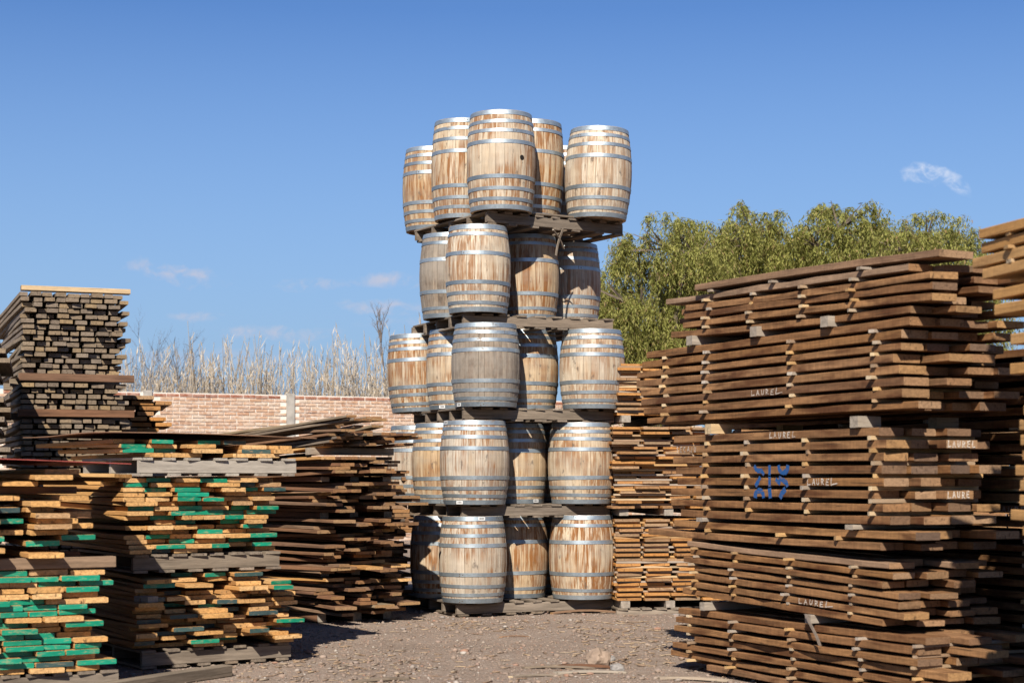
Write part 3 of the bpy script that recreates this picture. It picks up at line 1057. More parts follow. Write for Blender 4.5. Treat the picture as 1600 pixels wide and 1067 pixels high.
E4_shade = right_stack('unseen bundle added on the topmost honey boards to shade the alley', EO.x, EO.y, 3.08, PHI_E)  # added out of frame, stacked high to throw shade into the alley
side_layers(E4_shade, 22, lb(2.2, .24, .06, n=4), .60, 2.80, 5, .24, .0, .09, .062, (.6, 1.5), stickers(.027, 1.25), .02, .1, .01)
for x in (.6, 1.8):
    obj('bearer', board_mesh(1.0, .09, .05, [M['bearer'], M['bearer']], seg=1, seed=6), E4_shade, (x, .0, -.052), (0, 0, 0))

# --- D: orange boards behind the tower
OM = [M['orange_board'], M['orange_end']]
DO = (1.13, 18.0)
varD = variants((.22, .26, .30), 2.2, .028, OM, n=4, wane=.004, bow=.012, seg=3)
varD1 = variants((.275,), 2.2, .028, OM, n=8, wane=.004, bow=.008, seg=3)[.275]
stD = board_mesh(1.25, .035, .022, [M['sticker_light'], M['sticker_end']], seg=1, seed=1)
for (z0, n, yj, xj, lab) in ((.13, 17, .05, .02, 'neat lower bundle of thin orange boards on the ground beside the barrel tower'),
                             (1.13, 17, .10, .05, 'untidy middle bundle of thin orange boards beside the barrel tower'),
                             (2.14, 11, .06, .02, 'upper bundle of thin orange boards half hidden by the brown boards')):
    e = stack(lab, DO[0] + jit(.02), DO[1], z0, 9)
    if z0 < 1:
        end_layers(e, {.275: varD1}, n, .0535, 1.27, yj=.025, xj=.008, gap=.045, rzj=.6)
    else:
        end_layers(e, varD, n, .0535, 1.25, yj=yj, xj=xj, gap=.02, rzj=1.2)
    for l in range(n - 1):
        for y in (.08 + jit(.05), 1.1, 2.0):
            obj('sticker', stD, e, (-.01 + jit(.02), y, l * .0535 + .0295), (0, 0, R(-90)))
    for x in (.05, .55, 1.05):
        obj('bearer', board_mesh(2.1, .10, .075, [M['bearer'], M['bearer']], seg=1, seed=7), e, (x, .0, -.078))
    if z0 < 1:
        pallet(DO[0], DO[1] - .02, -.09, 9, 1.3, 2.2, 'half buried grey pallet under the neat orange boards', seed=3, nstr=3, ntop=9)

# --- G: grey weathered boards, far left
GM = [M['grey_board'], M['grey_end']]
varG = variants((.085, .10, .115, .13), 3.4, .040, GM, n=4, wane=.004, bow=.01, seg=3)
GO = (-4.99, 16.95)
stG = board_mesh(1.02, .03, .012, [M['sticker_light'], M['sticker_end']], seg=1, seed=1)
for (z0, n, lab) in ((.12, 16, 'bottom bundle of grey boards, mostly hidden behind the green ended boards'), (1.12, 17, 'third grey bundle down, lower rows hidden behind the green ended boards'),
                     (2.165, 5, 'thin grey bundle of five rows pressed between two timbers'), (2.53, 15, 'topmost tall bundle of weathered grey board ends against the sky')):
    e = stack(lab, GO[0], GO[1], z0, 21)
    end_layers(e, varG, n, .0565, 1.06, yj=.06, xj=.012, gap=.020, rzj=1.8, tiltj=1.0)
    for l in range(n - 1):
        for y in (.35, 1.9):
            obj('sticker', stG, e, (.01, y, l * .0565 + .0435), (0, 0, R(-90)))
    for y in (.0, 1.1, 2.0):
        obj('bearer', board_mesh(1.16, .10, .075, [M['grey_board'], M['bearer']] if y else [M['brown_board'], M['bearer']], seg=1, seed=7), e, (-.04, y + .06, -.079), (0, 0, R(-90)))
o = obj('board', board_mesh(1.1, .13, .05, [M['sticker_light'], M['grey_end']], seg=2, seed=9), e, (-.0, .22, 15 * .0565 + .006), (0, 0, R(-90)))
e = stack('dark bundle of weathered boards left of the tall grey stack, only its edge showing', -5.70, 15.2, .05, 16)
var2 = variants((.15, .2), 2.2, .045, GM, n=3, seg=2)
end_layers(e, var2, 30, .092, 1.05, yj=.06, gap=.03)
for l in range(29):
    obj('sticker', board_mesh(1.0, .03, .045, [M['sticker_light'], M['sticker_end']], seg=1, seed=1) if l == 0 else bpy.data.objects['sticker'].data, e, (.02, .3, l * .092 + .046), (0, 0, R(-90))) if l == 0 else None
# --- H: a small orange stack between the grey one and the wall
e = stack('narrow stack of short orange brown boards between grey stack and brick wall', -4.90, 20.4, .05, 15)
varH = variants((.20, .26), 1.8, .045, [M['orange_board'], M['orange_end']], n=4, wane=.006, bow=.01, seg=2)
end_layers(e, varH, 37, .066, .72, yj=.06, xj=.03, gap=.02)

# --- A: near left stack with green painted ends
YM = [M['yellow_pine'], M['yellow_end']]
YG = [M['yellow_pine'], M['green_end']]
YD = [M['yellow_pine'], M['dull_green_end']]
AO = (-3.85, 10.85)
varA = variants((.19, .23, .26), 2.3, .034, YM, n=5, alt=[YG, YD], wane=.004, bow=.014, seg=4, chamf=.004)
pallet(AO[0], AO[1] + .02, 0.0, 30, 1.3, 1.2, 'grey pallet under the nearest green ended boards', seed=5, nstr=3)
A1 = stack('lower bundle of yellow boards, most ends painted green, nearest on the left', AO[0], AO[1], .147, 30)
end_layers(A1, varA, 18, .0385, 1.28, yj=.06, xj=.012, gap=.012, alt_p=(.52, .03), rzj=1.2, tiltj=.5, skip=.03)
for y in (.10, 1.0, 1.9):
    obj('bearer', board_mesh(1.32, .11, .075, [M['brown_board'], M['bearer']], seg=1, seed=7), A1, (-.02, y + .055, 18 * .0385 + .006), (0, 0, R(-90)))
A2 = stack('upper bundle of yellow boards in two ragged columns, nearest on the left', AO[0], AO[1], .147 + 18 * .0385 + .085, 30)
end_layers(A2, varA, 11, .0385, .62, yj=.10, xj=.04, gap=.012, alt_p=(.22, .03), rzj=2.0, tiltj=.8, skip=.05)
end_layers(A2, varA, 11, .0385, 1.14, x0=.70, yj=.10, xj=.04, gap=.012, alt_p=(.26, .03), rzj=2.0, tiltj=.8, skip=.05)
for y in (.25, 1.6):
    obj('bearer', board_mesh(1.05, .10, .05, [M['brown_board'], M['bearer']], seg=1, seed=7), A2, (.02, y + .05, 11 * .0385 + .006), (0, 0, R(-90)))
end_layers(A2, varA, 3, .040, 1.14, yj=.12, xj=.04, gap=.10, alt_p=(.25, .05), rzj=3.0, tiltj=.8, skip=.45, z0=11 * .0385 + .06)
V = []
nx, ny = 10, 6
for s in (0, 1):
    for j in range(ny + 1):
        for i in range(nx + 1):
            x = -.25 + 1.75 * i / nx
            y = -.10 + 2.2 * j / ny
            V.append((x, y, .007 * math.sin(x * 2.4 + .5) + .006 * math.sin(y * 3) - .02 * (x - .5) + (.006 if s else 0)))
k0 = (nx + 1) * (ny + 1)
Fc = []
for j in range(ny):
    for i in range(nx):
        a = j * (nx + 1) + i
        Fc.append((a, a + nx + 1, a + nx + 2, a + 1))
        Fc.append((k0 + a, k0 + a + 1, k0 + a + nx + 2, k0 + a + nx + 1))
for i in range(nx):
    Fc.append((i, i + 1, k0 + i + 1, k0 + i))
    a = ny * (nx + 1) + i
    Fc.append((a + 1, a, k0 + a, k0 + a + 1))
for j in range(ny):
    a = j * (nx + 1)
    Fc.append((a + nx + 1, a, k0 + a, k0 + a + nx + 1))
    b_ = a + nx
    Fc.append((b_, b_ + nx + 1, k0 + b_ + nx + 1, k0 + b_))
sheet_me = mesh_from('cover_sheet', V, Fc, [M['red_sheet']], smooth=False)
o = obj('cover_sheet', sheet_me, None, (AO[0] - .12, AO[1] - .05, 1.585), (0, 0, R(30)))
tag(o, 'thin red sheet laid over the nearest yellow boards', 'sheet', 'thin sheets covering the boards')
o = obj('timber_beam', board_mesh(1.72, .10, .085, [M['pallet_wood'], M['bearer']], seg=4, wane=.006, bow=.005, seed=12, chamf=.006), None, (-3.0, 10.92, -.01), (0, 0, R(-29)))
tag(o, 'long grey timber beam lying on the gravel in front of the green ended boards', 'beam')

# --- B: second stack with green ends
BO = (-2.83, 12.74)
PHB = 33
BX_ = (math.cos(R(PHB)), math.sin(R(PHB)))
varB = variants((.17, .20, .24), 2.0, .031, YM, n=5, alt=[YG, YD], wane=.004, bow=.012, seg=4, chamf=.004)
pallet(BO[0], BO[1], 0.0, PHB, 1.25, 1.3, 'dark pallet on the gravel under the untidy yellow boards', seed=6, nstr=3, ntop=7)
B1 = stack('untidy lower bundle of yellow boards poking out unevenly above the ground pallet', BO[0], BO[1], .147, PHB)
end_layers(B1, varB, 13, .0335, 1.28, yj=.17, xj=.03, gap=.01, alt_p=(.12, .14), rzj=4.5, tiltj=.9, skip=.10, x0=-.05)
end_layers(B1, varB, 4, .035, 1.18, yj=.22, xj=.05, gap=.03, alt_p=(.25, .08), rzj=9, tiltj=1.5, skip=.30, x0=.0, z0=13 * .0335)
obj('bearer', board_mesh(.16, .10, .045, [M['bearer'], M['bearer']], seg=1, seed=3), B1, (.0, -.12, 11 * .0335 + .0), (0, 0, R(20)))
zB2 = .147 + 13 * .0335 + 4 * .035 + .012
pallet(BO[0] - .06, BO[1] - .04, zB2, PHB, 1.22, 1.3, 'stained brown pallet between the two taller bundles of yellow boards', seed=7, nstr=3, ntop=8)
B2 = stack('tall bundle of yellow boards with many bright green ends on the stained pallet', BO[0] - .13, BO[1] - .02, zB2 + .147, PHB)
end_layers(B2, varB, 16, .0365, 1.32, yj=.09, xj=.02, gap=.01, alt_p=(.42, .02), rzj=2.2, tiltj=.7, skip=.05)
for k, (y, x) in enumerate(((-.05, -.30), (.02, -.25), (.12, -.35))):
    obj('board', random.choice(varB[.20][0]), B2, (x + .2, y, 16 * .0365 - .03 * k), (0, R(1), R(28)))
zB3 = zB2 + .147 + 16 * .0365 + .012
pallet(BO[0] - .02, BO[1] - .02, zB3, PHB, 1.32, 1.3, 'pale grey pallet near the top of the green ended boards', 'pallet_pale', seed=8, nstr=3, ntop=7)
B3 = stack('shallow top bundle of yellow boards under a thin brown sheet', BO[0] - .15, BO[1], zB3 + .147, PHB)
end_layers(B3, varB, 4, .0345, 1.42, yj=.10, xj=.03, gap=.03, alt_p=(.3, .03), rzj=4, tiltj=1.0, skip=.18)
me = recolor(sheet_me, [M['brown_sheet']])
o = obj('cover_sheet', me, None, (BO[0] - .08, BO[1] + .14, zB3 + .147 + 4 * .0345 + .035), (0, R(-.5), R(PHB)))
tag(o, 'thin brown sheet laid on top of the stack with the pale pallet', 'sheet', 'thin sheets covering the boards')

# --- C: heaps of dark brown boards beside the tower
CO = (-1.86, 16.6)
PHC = 37
BM = [M['brown_board'], M['brown_end']]
varC = variants((.12, .16, .20, .23), 2.6, .030, BM, n=6, alt=[[M['grey_board'], M['brown_end']], [M['yellow_pine'], M['yellow_end']]], wane=.008, bow=.02, seg=4)
C = [(.09, 11, .034, .24, .26, 'lowest ragged bundle of dark brown boards, in shade beside the barrel pallet'),
     (.51, 15, .036, .26, .24, 'ragged bundle of reddish brown boards poking out towards the barrels'),
     (1.115, 9, .034, .22, .22, 'bundle of long brown boards halfway up the dark heap beside the barrels'),
     (1.475, 6, .034, .24, .2, 'thin bundle of brown boards just below the top heap of weathered boards')]
zprev = 0
for (z0, n, p, yj, sk, lab) in C:
    e = stack(lab, CO[0], CO[1], z0, PHC)
    end_layers(e, varC, n, p, 1.02, yj=yj, xj=.06, gap=.02, rzj=7.0, tiltj=1.4, skip=sk, x0=-.04, alt_p=(.14, .04))
    for y in (.25, 1.2, 2.1):
        obj('bearer', board_mesh(2.0, .10, z0 - zprev - .006, [M['brown_board'], M['bearer']], seg=1, seed=7), e, (y * .42 - .06, .22 + jit(.05), -(z0 - zprev) + .002))
    zprev = z0 + n * p
e = stack('loose top heap of long weathered boards sloping towards the barrels', CO[0], CO[1], zprev + .10, PHC, roll=-2.0)
varT = variants((.12, .16, .20), 2.7, .026, [M['grey_board'], M['brown_end']], n=5, alt=[BM, [M['yellow_pine'], M['brown_end']]], wane=.008, bow=.03, seg=5)
end_layers(e, varT, 5, .033, 1.0, yj=.30, xj=.06, gap=.03, rzj=8, tiltj=1.8, skip=.15, alt_p=(.45, .08))
for k in range(9):
    w = random.choice((.12, .16, .20))
    obj('board', random.choice(varT[w][random.randint(0, 1)] if False else varT[w][0]), e, (random.uniform(.0, .9), jit(.35), .175 + k * .016), (R(-1.5 + jit(1.5)), R(jit(2.5)), R(jit(11))))
for y in (.3, 2.0):
    obj('bearer', board_mesh(1.0, .10, .07, [M['bearer'], M['bearer']], seg=1, seed=7), e, (-.03, y + .05, -.073), (0, 0, R(-90)))

e = stack('dark pile of brown boards between the ragged heap and the brick wall', -2.75, 18.6, .05, 15)
end_layers(e, variants((.20, .24), 2.2, .04, BM, n=4, wane=.006, bow=.01, seg=2), 34, .046, 1.75, yj=.12, xj=.04, gap=.02, rzj=2, skip=.03)

# ------------------------------------------------------------------ barrel tower
TD = 17.57
PG = 'wooden pallets under the barrels and boards'
TIERS = [(.0, 714, 24, 1.86, 'grey pallet on the gravel at the foot of the barrel tower'),
         (1.035, 722, 24, 1.76, 'grey pallet between the lowest and second row of barrels'),
         (2.065, 724, 22, 1.76, 'grey pallet between the second and third row of barrels'),
         (3.06, 724, 23, 1.76, 'grey pallet between the third and fourth row of barrels'),
         (4.14, 761, 31, 1.74, 'splintered grey pallet carrying the topmost barrels')]
tops = []
for i, (z, px, phi, LX, lab) in enumerate(TIERS):
    x = (px - 800) / F * TD
    P = pallet(x, TD, z, phi, LX, 1.64, lab, seed=20 + i, nstr=5, ntop=9, nbot=7)
    tops.append(z + .143)
# broken slats hanging from the top pallet
sp = [M['pallet_wood'], M['pallet_pale']]
obj('broken_slat', board_mesh(.30, .026, .012, sp, seg=3, bow=.02, seed=3), P, (.93, -.03, .02), (R(-78), R(10), R(8)))
obj('broken_slat', board_mesh(.28, .022, .012, sp, seg=3, bow=.015, seed=4), P, (.80, -.02, -.01), (R(-40), R(5), R(-70)))
o = obj('loose_plank', board_mesh(.62, .12, .022, sp, seg=2, seed=6), None, tuple(at(822, 300, 17.98).xy) + (tops[4] + .004,), (0, R(0), R(-62)))
tag(o, 'short weathered plank sticking out under a barrel of the topmost row', 'plank')

HOOPS8 = ((.022, .046), (.105, .036), (.205, .036), (.322, .040), (.672, .040), (.79, .036), (.892, .036), (.978, .046))
HOOPS6 = ((.022, .046), (.105, .034), (.30, .040), (.69, .040), (.885, .034), (.978, .046))
HOOPS7 = ((.022, .05), (.11, .036), (.21, .036), (.33, .040), (.67, .040), (.88, .036), (.976, .05))
BG = 'barrels stacked on pallets'


def barrel(label, px, Y, z, W, H, wood, hoops=HOOPS8, ratio=.865, lean=(0, 0), seed=0, nst=27):
    rs = random.Random(seed * 31 + 5)
    x = (px - 800) / F * Y
    root = empty('barrel', (x, Y, z), 0, label, 'barrel', BG)
    root.rotation_euler = (R(lean[0]), R(lean[1]), rs.random() * 6.28)
    if lean != (0, 0):
        root.rotation_euler = (R(lean[0]), R(lean[1]), 0)
    rb, rh = W / 2, W / 2 * ratio

    def rad(zz):
        q = 2 * zz / H - 1
        return rb - (rb - rh) * abs(q) ** 1.85

    # staves
    wear = rs.random()
    ws = [rs.uniform(.7, 1.3) for _ in range(nst)]
    tot = sum(ws)
    a = rs.random() * 6.28
    nz = 10
    mats = [BW[wood]]
    for w in ws:
        da = w / tot * 2 * math.pi
        g = .0008 / rb
        ang = (a + g, a + g + .006, a + da / 2, a + da - g - .006, a + da - g)
        dr = (-.0022, 0, .0008, 0, -.0022)
        pr = rs.uniform(-.0012, .0012)
        V, Fc = [], []
        for k in range(nz):
            zz = H * k / (nz - 1)
            r = rad(zz)
            for an, d_ in zip(ang, dr):
                V.append(((r + d_ + pr) * math.cos(an), (r + d_ + pr) * math.sin(an), zz))
            for an in (ang[4], ang[0]):
                V.append(((r - .027) * math.cos(an), (r - .027) * math.sin(an), zz))
        for k in range(nz - 1):
            for i in range(7):
                j = (i + 1) % 7
                Fc.append((k * 7 + i, k * 7 + j, k * 7 + 7 + j, k * 7 + 7 + i))
        Fc.append(tuple(range(6, -1, -1)))
        Fc.append(tuple((nz - 1) * 7 + i for i in range(7)))
        me = mesh_from('stave', V, Fc, mats)
        obj('stave', me, root)['wear'] = wear
        a += da
    # heads
    for zz in (.035, H - .035):
        r = rad(zz) - .022
        n = 28
        V = [(r * math.cos(i * 2 * math.pi / n), r * math.sin(i * 2 * math.pi / n), zz + s * .011) for s in (-1, 1) for i in range(n)]
        Fc = [tuple(range(n - 1, -1, -1)), tuple(range(n, 2 * n))] + [(i, (i + 1) % n, n + (i + 1) % n, n + i) for i in range(n)]
        obj('head', mesh_from('head', V, Fc, mats), root)
    # hoops
    n = 56
    for (fz, hw) in hoops:
        zc = min(max(fz * H, hw / 2 + .003), H - hw / 2 - .003) + (rs.uniform(-.010, .010) if .05 < fz < .95 else 0)
        V, Fc = [], []
        seam = rs.random() * 6.28
        tw = rs.uniform(-.006, .006) if .05 < fz < .95 else 0
        for i in range(n):
            an = i * 2 * math.pi / n
            ov = .0022 if (an - seam) % 6.28 < .2 else 0.0
            dz = tw * math.sin(an + seam)
            for (s, o_) in ((-1, .0), (-1, .004), (1, .004), (1, .0)):
                zz = zc + s * hw / 2
                r = rad(min(max(zz, 0), H)) + o_ + (ov if o_ else 0)
                V.append((r * math.cos(an), r * math.sin(an), zz + dz))
        for i in range(n):
            j = (i + 1) % n
            for k in range(3):
                Fc.append((i * 4 + k, j * 4 + k, j * 4 + k + 1, i * 4 + k + 1))
        me = mesh_from('hoop', V, Fc, [M['hoop']], smooth=True)
        ho = obj('hoop', me, root)
        mod = ho.modifiers.new('edges', 'EDGE_SPLIT')
        mod.split_angle = R(40)
        # rivets at the overlap
        for (da, s) in ((.05, -.25), (.05, .25), (.14, 0)):
            an = seam + da
            r = rad(min(max(zc, 0), H)) + .0062
            c = Vector((r * math.cos(an), r * math.sin(an), zc + s * hw + tw * math.sin(an + seam)))
            dn = Vector((math.cos(an), math.sin(an), 0))
            up = Vector((0, 0, 1))
            tn = up.cross(dn)
            V = [c + dn * .004] + [c + (tn * math.cos(q * 1.047) + up * math.sin(q * 1.047)) * .0065 for q in range(6)]
            obj('rivet', mesh_from('rivet', V, [(0, 1 + q, 1 + (q + 1) % 6) for q in range(6)], [M['bark']]), ho)
    root['_rb'] = rb
    return root, rad, H


def on_barrel(B, dx, dz, shape):
    """A small item on the camera side of a barrel: dx along the picture from the barrel's axis, dz height over its foot."""
    root, rad, H = B
    r = rad(dz) + .0075
    an = -math.pi / 2 + math.asin(dx / r)
    lz = root.rotation_euler[2]
    c = Vector((r * math.cos(an), r * math.sin(an), dz))
    dn = Vector((math.cos(an), math.sin(an), 0))
    tn = Vector((-dn.y, dn.x, 0))
    rotm = Matrix.Rotation(-lz, 3, 'Z')
    c, dn, tn = rotm @ c, rotm @ dn, rotm @ tn
    up = Vector((0, 0, 1))
    if shape == 'bung':
        n = 16
        c = c - dn * .0055
        V = [c + (tn * math.cos(q * 2 * math.pi / n) + up * math.sin(q * 2 * math.pi / n)) * .027 for q in range(n)]
        V += [c + (tn * math.cos(q * 2 * math.pi / n) + up * math.sin(q * 2 * math.pi / n)) * .021 + dn * .002 for q in range(n)]
        Fc = [(q, (q + 1) % n, n + (q + 1) % n, n + q) for q in range(n)] + [tuple(range(n, 2 * n))]
        obj('bung_hole', mesh_from('bung_hole', V, Fc, [M['dark_hole']]), root)  # dark disc on the stave, the hole's inner shade as colour
    else:
        w, h = .075, .034
        V = [c + tn * sx * w / 2 + up * sz * h / 2 + dn * q for q in (0, .0015) for sx, sz in ((-1, -1), (1, -1), (1, 1), (-1, 1))]
        tg = obj('label_tag', mesh_from('label_tag', V, [(0, 1, 2, 3), (4, 5, 6, 7), (0, 1, 5, 4), (1, 2, 6, 5), (2, 3, 7, 6), (3, 0, 4, 7)], [M['label_white']]), root)
        V, Fc = [], []
        xs = -.026
        rs = random.Random(int(dx * 1000))
        while xs < .026:
            bw_ = rs.choice((.002, .003, .005))
            b0 = len(V)
            V += [c + tn * q + up * s + dn * .0022 for q, s in ((xs, -.008), (xs + bw_, -.008), (xs + bw_, .010), (xs, .010))]
            Fc.append((b0, b0 + 1, b0 + 2, b0 + 3))
            xs += bw_ + rs.choice((.002, .003))
        obj('bar_print', mesh_from('bar_print', V, Fc, [M['label_black']]), tg)


t1, t2, t3, t4, t5 = tops
# lowest row
b1 = barrel('dusty oak barrel with white tag on its top hoop, front corner of the lowest row', 738.7, 17.77, t1, .73, .915, 'dusty', seed=1)
on_barrel(b1, .10, .89, 'tag')
barrel('warm tan barrel set back between two front barrels of the lowest row', 807, 18.5, t1, .71, .905, 'tan', HOOPS6, seed=2)
barrel('pale six-hoop barrel beside the orange boards in the lowest row', 910.5, 18.3, t1, .742, .915, 'stained', HOOPS6, seed=3)
barrel('barrel in deep shade behind the brown board heap, lowest row', 690, 18.5, t1, .70, .905, 'stained', seed=4)
barrel('hidden back barrel glimpsed through the gap of the lowest row', 872, 19.25, t1, .70, .90, 'dusty', seed=5)
# second row
b2 = barrel('barrel with dark rust streaks and grey flank, front corner of the second row', 741.5, 17.77, t2, .745, .89, 'dusty', seed=6)
on_barrel(b2, -.30, .868, 'tag')
on_barrel(b2, -.15, .025, 'tag')
b = barrel('tan barrel in shade under the pallet, middle of the second row', 806, 18.5, t2, .70, .88, 'tan', seed=7)
on_barrel(b, .22, .03, 'tag')
barrel('pale barrel with orange streaks beside the orange boards, second row', 908.5, 18.3, t2, .74, .885, 'stained', seed=8)
barrel('barrel just left of the front corner barrel, second row', 692, 18.5, t2, .685, .885, 'tan', seed=9)
barrel('barrel half hidden by the weathered board heap, second row', 653, 19.2, t2, .70, .88, 'dusty', seed=10)
barrel('dim back barrel glimpsed in the gap of the second row', 868, 19.3, t2, .70, .88, 'dusty', seed=11)
# third row
b3 = barrel('weathered grey barrel with green tinted hoops, front corner of the third row', 759, 17.77, t3, .738, .885, 'grey', ratio=.875, seed=12)
on_barrel(b3, -.28, .025, 'tag')
barrel('bright tan barrel between grey barrel and pale barrel, third row', 823, 18.5, t3, .71, .88, 'tan', seed=13)
barrel('wide pale barrel overhanging the pallet beside the tree, third row', 925, 18.25, t3, .718, .865, 'pale', seed=14)
b = barrel('narrow streaked barrel tucked behind the grey barrel, third row', 715, 18.5, t3, .70, .885, 'stained', seed=15)
on_barrel(b, -.16, .03, 'tag')
barrel('leaning barrel with strong rust streaks at the wall side, third row', 655, 19.1, t3, .70, .885, 'stained', lean=(0, -2.0), seed=16)
# fourth row
barrel('pale oak barrel standing foremost under the top pallet, fourth row', 747, 17.77, t4, .70, .925, 'pale', HOOPS7, seed=17)
barrel('orange tan barrel half shaded by the top pallet, fourth row', 825, 18.5, t4, .69, .93, 'tan', HOOPS6, seed=18)
barrel('greyish barrel beside the tree under the broken slat, fourth row', 891, 19.1, t4, .70, .92, 'dusty', HOOPS8, seed=19)
barrel('dark grey weathered barrel against the sky, fourth row', 704, 18.4, t4, .69, .93, 'grey', HOOPS6, seed=20)
# top row
b5 = barrel('tallest pale barrel with a dark bung hole, front of the topmost row', 783, 17.8, t5, .738, 1.045, 'pale', HOOPS8, ratio=.88, seed=21)
on_barrel(b5, .225, .545, 'bung')
barrel('pale barrel on the outer end of the topmost row, nearest the tree', 933, 18.3, t5, .735, .985, 'pale', HOOPS8, ratio=.85, lean=(0, 1.5), seed=22)
barrel('tall barrel with orange brown stain tucked beside the tallest barrel', 724, 18.45, t5 + .012, .71, 1.09, 'stained', HOOPS8, ratio=.88, seed=23)
barrel('smaller barrel at the open sky end of the topmost row', 677, 19.2, t5, .71, .945, 'tan', HOOPS8, ratio=.87, seed=24)
barrel('barrel raised on a short plank in the middle of the topmost row', 829, 18.52, t5 + .028, .715, 1.08, 'tan', HOOPS7, ratio=.87, lean=(0, 1.5), seed=25)
barrel('back barrel peeking through the gap of the topmost row', 880, 19.4, t5, .70, .99, 'dusty', HOOPS8, seed=26)

# ------------------------------------------------------------------ chalk and paint marks
GLYPH = {
    'L': [[(.05, 1), (.0, 0), (.75, .08)]],
    'l': [[(.12, 1.15), (.0, 0), (.55, .12), (1.6, .28)]],
    'A': [[(.0, 0), (.35, 1), (.7, 0)], [(.12, .38), (.6, .38)]],
    'U': [[(.0, 1), (.05, .2), (.3, 0), (.55, .2), (.6, 1)]],
    'R': [[(.05, 0), (.05, 1), (.55, .85), (.5, .55), (.05, .5), (.65, 0)]],
    'E': [[(.6, 1), (.05, .95), (.0, .05), (.65, .0)], [(.02, .5), (.5, .52)]],
    'S': [[(.55, .9), (.2, 1), (.05, .75), (.5, .4), (.45, .08), (.0, .05)]],
    'C': [[(.55, .9), (.2, .95), (.0, .5), (.2, .05), (.6, .1)]],
    'D': [[(.05, 0), (.05, 1), (.5, .75), (.5, .2), (.05, 0)]],
    'O': [[(.3, 1), (.0, .5), (.3, 0), (.6, .5), (.3, 1)]],
    'J': [[(.45, 1), (.45, .15), (.2, 0), (.0, .2)]],
}


def strokes(name, par, polys, org, ax, up, nrm, width, mname, seed=0):
    rs = random.Random(seed)
    V, Fc = [], []
    k = 0
    for pl in polys:
        pts = [org + ax * p[0] + up * p[1] for p in pl]
        for p, q in zip(pts, pts[1:]):
            dd = (q - p)
            if dd.length < 1e-6:
                continue
            dd.normalize()
            sd = nrm.cross(dd) * width / 2 * rs.uniform(.75, 1.2)
            e = dd * width * .3
            o_ = nrm * (.0006 + .00022 * k)
            b0 = len(V)
            V += [p - e - sd + o_, q + e - sd * .9 + o_, q + e + sd * .9 + o_, p - e + sd + o_]
            Fc.append((b0, b0 + 1, b0 + 2, b0 + 3))
            k += 1
    return obj(name, mesh_from(name, V, Fc, [M[mname]]), par)


def word(par, text, org, ax, up, nrm, h, adv, seed=0, width=.009):
    rs = random.Random(seed)
    polys = []
    x = 0
    for ch in text:
        if ch == ' ':
            x += adv * .5
            continue
        sl = rs.uniform(-.05, .12)
        dy = rs.uniform(-.05, .08) * h
        for g_ in GLYPH[ch]:
            polys.append([(x + (p[0] * .78 + sl * p[1]) * adv, p[1] * h + dy) for p in g_])
        x += adv * rs.uniform(.92, 1.05)
    strokes('chalk_lettering', par, polys, org, ax, up, nrm, width, 'chalk', seed)


XA, ZA, NF = Vector((1, 0, 0)), Vector((0, 0, 1)), Vector((0, -1, 0))
# words along the long edges (local frames of the bundles, front faces at y = 0)
word(L3, 'LAUREl', Vector((.93, -.001, 2 * .088 + .008)), XA, ZA, NF, .042, .075, 1)
word(L2, 'LAUREL', Vector((1.20, -.001, 7 * .096 + .008)), XA, ZA, NF, .046, .068, 2)
word(L2, 'LAUREl', Vector((1.74, -.001, 3 * .096 + .006)), XA, ZA, NF, .046, .066, 3, .010)
word(L1, 'LAUREl', Vector((1.62, -.001, 1 * .0725 + .006)), XA, ZA, NF, .038, .075, 4, .010)
word(L2, 'SECAJU', Vector((-.30, -.001, 6 * .096 + .008)), XA, ZA, NF, .046, .062, 5, .007)


def end_word(par, text, z, yc, h, adv, seed, xend):
    word(par, text, Vector((xend, yc, z)), Vector((0, 1, 0)), ZA, Vector((1, 0, 0)), h, adv, seed, .010)


def end_x(par, z, y):
    best = -9
    for o_ in par.children:
        if o_.name.startswith('board') and abs(o_.location.z - z) < .02 and o_.location.y - .26 < y < o_.location.y + .01:
            me = o_.data
            best = max(best, o_.location.x + max(v.co.y for v in me.vertices))
    return best


# two boards carry chalk words on their sawn ends: give them clean square ends of their own
for (lay, txt, sd) in ((6, 'LAUREL', 6), (2, 'LAURE', 7)):
    for o_ in list(L2.children):
        if o_.name.startswith('board') and abs(o_.location.z - lay * .096) < .02 and .235 * 2 + .03 < o_.location.y < .78:
            bpy.data.objects.remove(o_)
    fb = flat_board(2.9, .30 if txt == 'LAUREL' else .26, .062)
    y0 = .44
    W_ = .30 if txt == 'LAUREL' else .26
    xe = 2.90
    obj('board', fb, L2, (xe - 2.9, y0 + W_, lay * .096), (0, 0, R(-90)))
    word(L2, txt, Vector((xe + .001, y0 + .015, lay * .096 + .008)), Vector((0, 1, 0)), ZA, Vector((1, 0, 0)), .046, .046, sd, .010)
fb = flat_board(5.0, .24, .06)
for o_ in list(M2.children):
    if o_.name.startswith('board') and abs(o_.location.z - 0 * .096) < .02 and o_.location.y < .26:
        bpy.data.objects.remove(o_)
obj('board', fb, M2, (-1.5, .24, 0 * .096), (0, 0, R(-90)))
word(M2, 'LAUREL', Vector((2.45, -.001, 0 * .096 + .008)), XA, ZA, NF, .04, .075, 8)
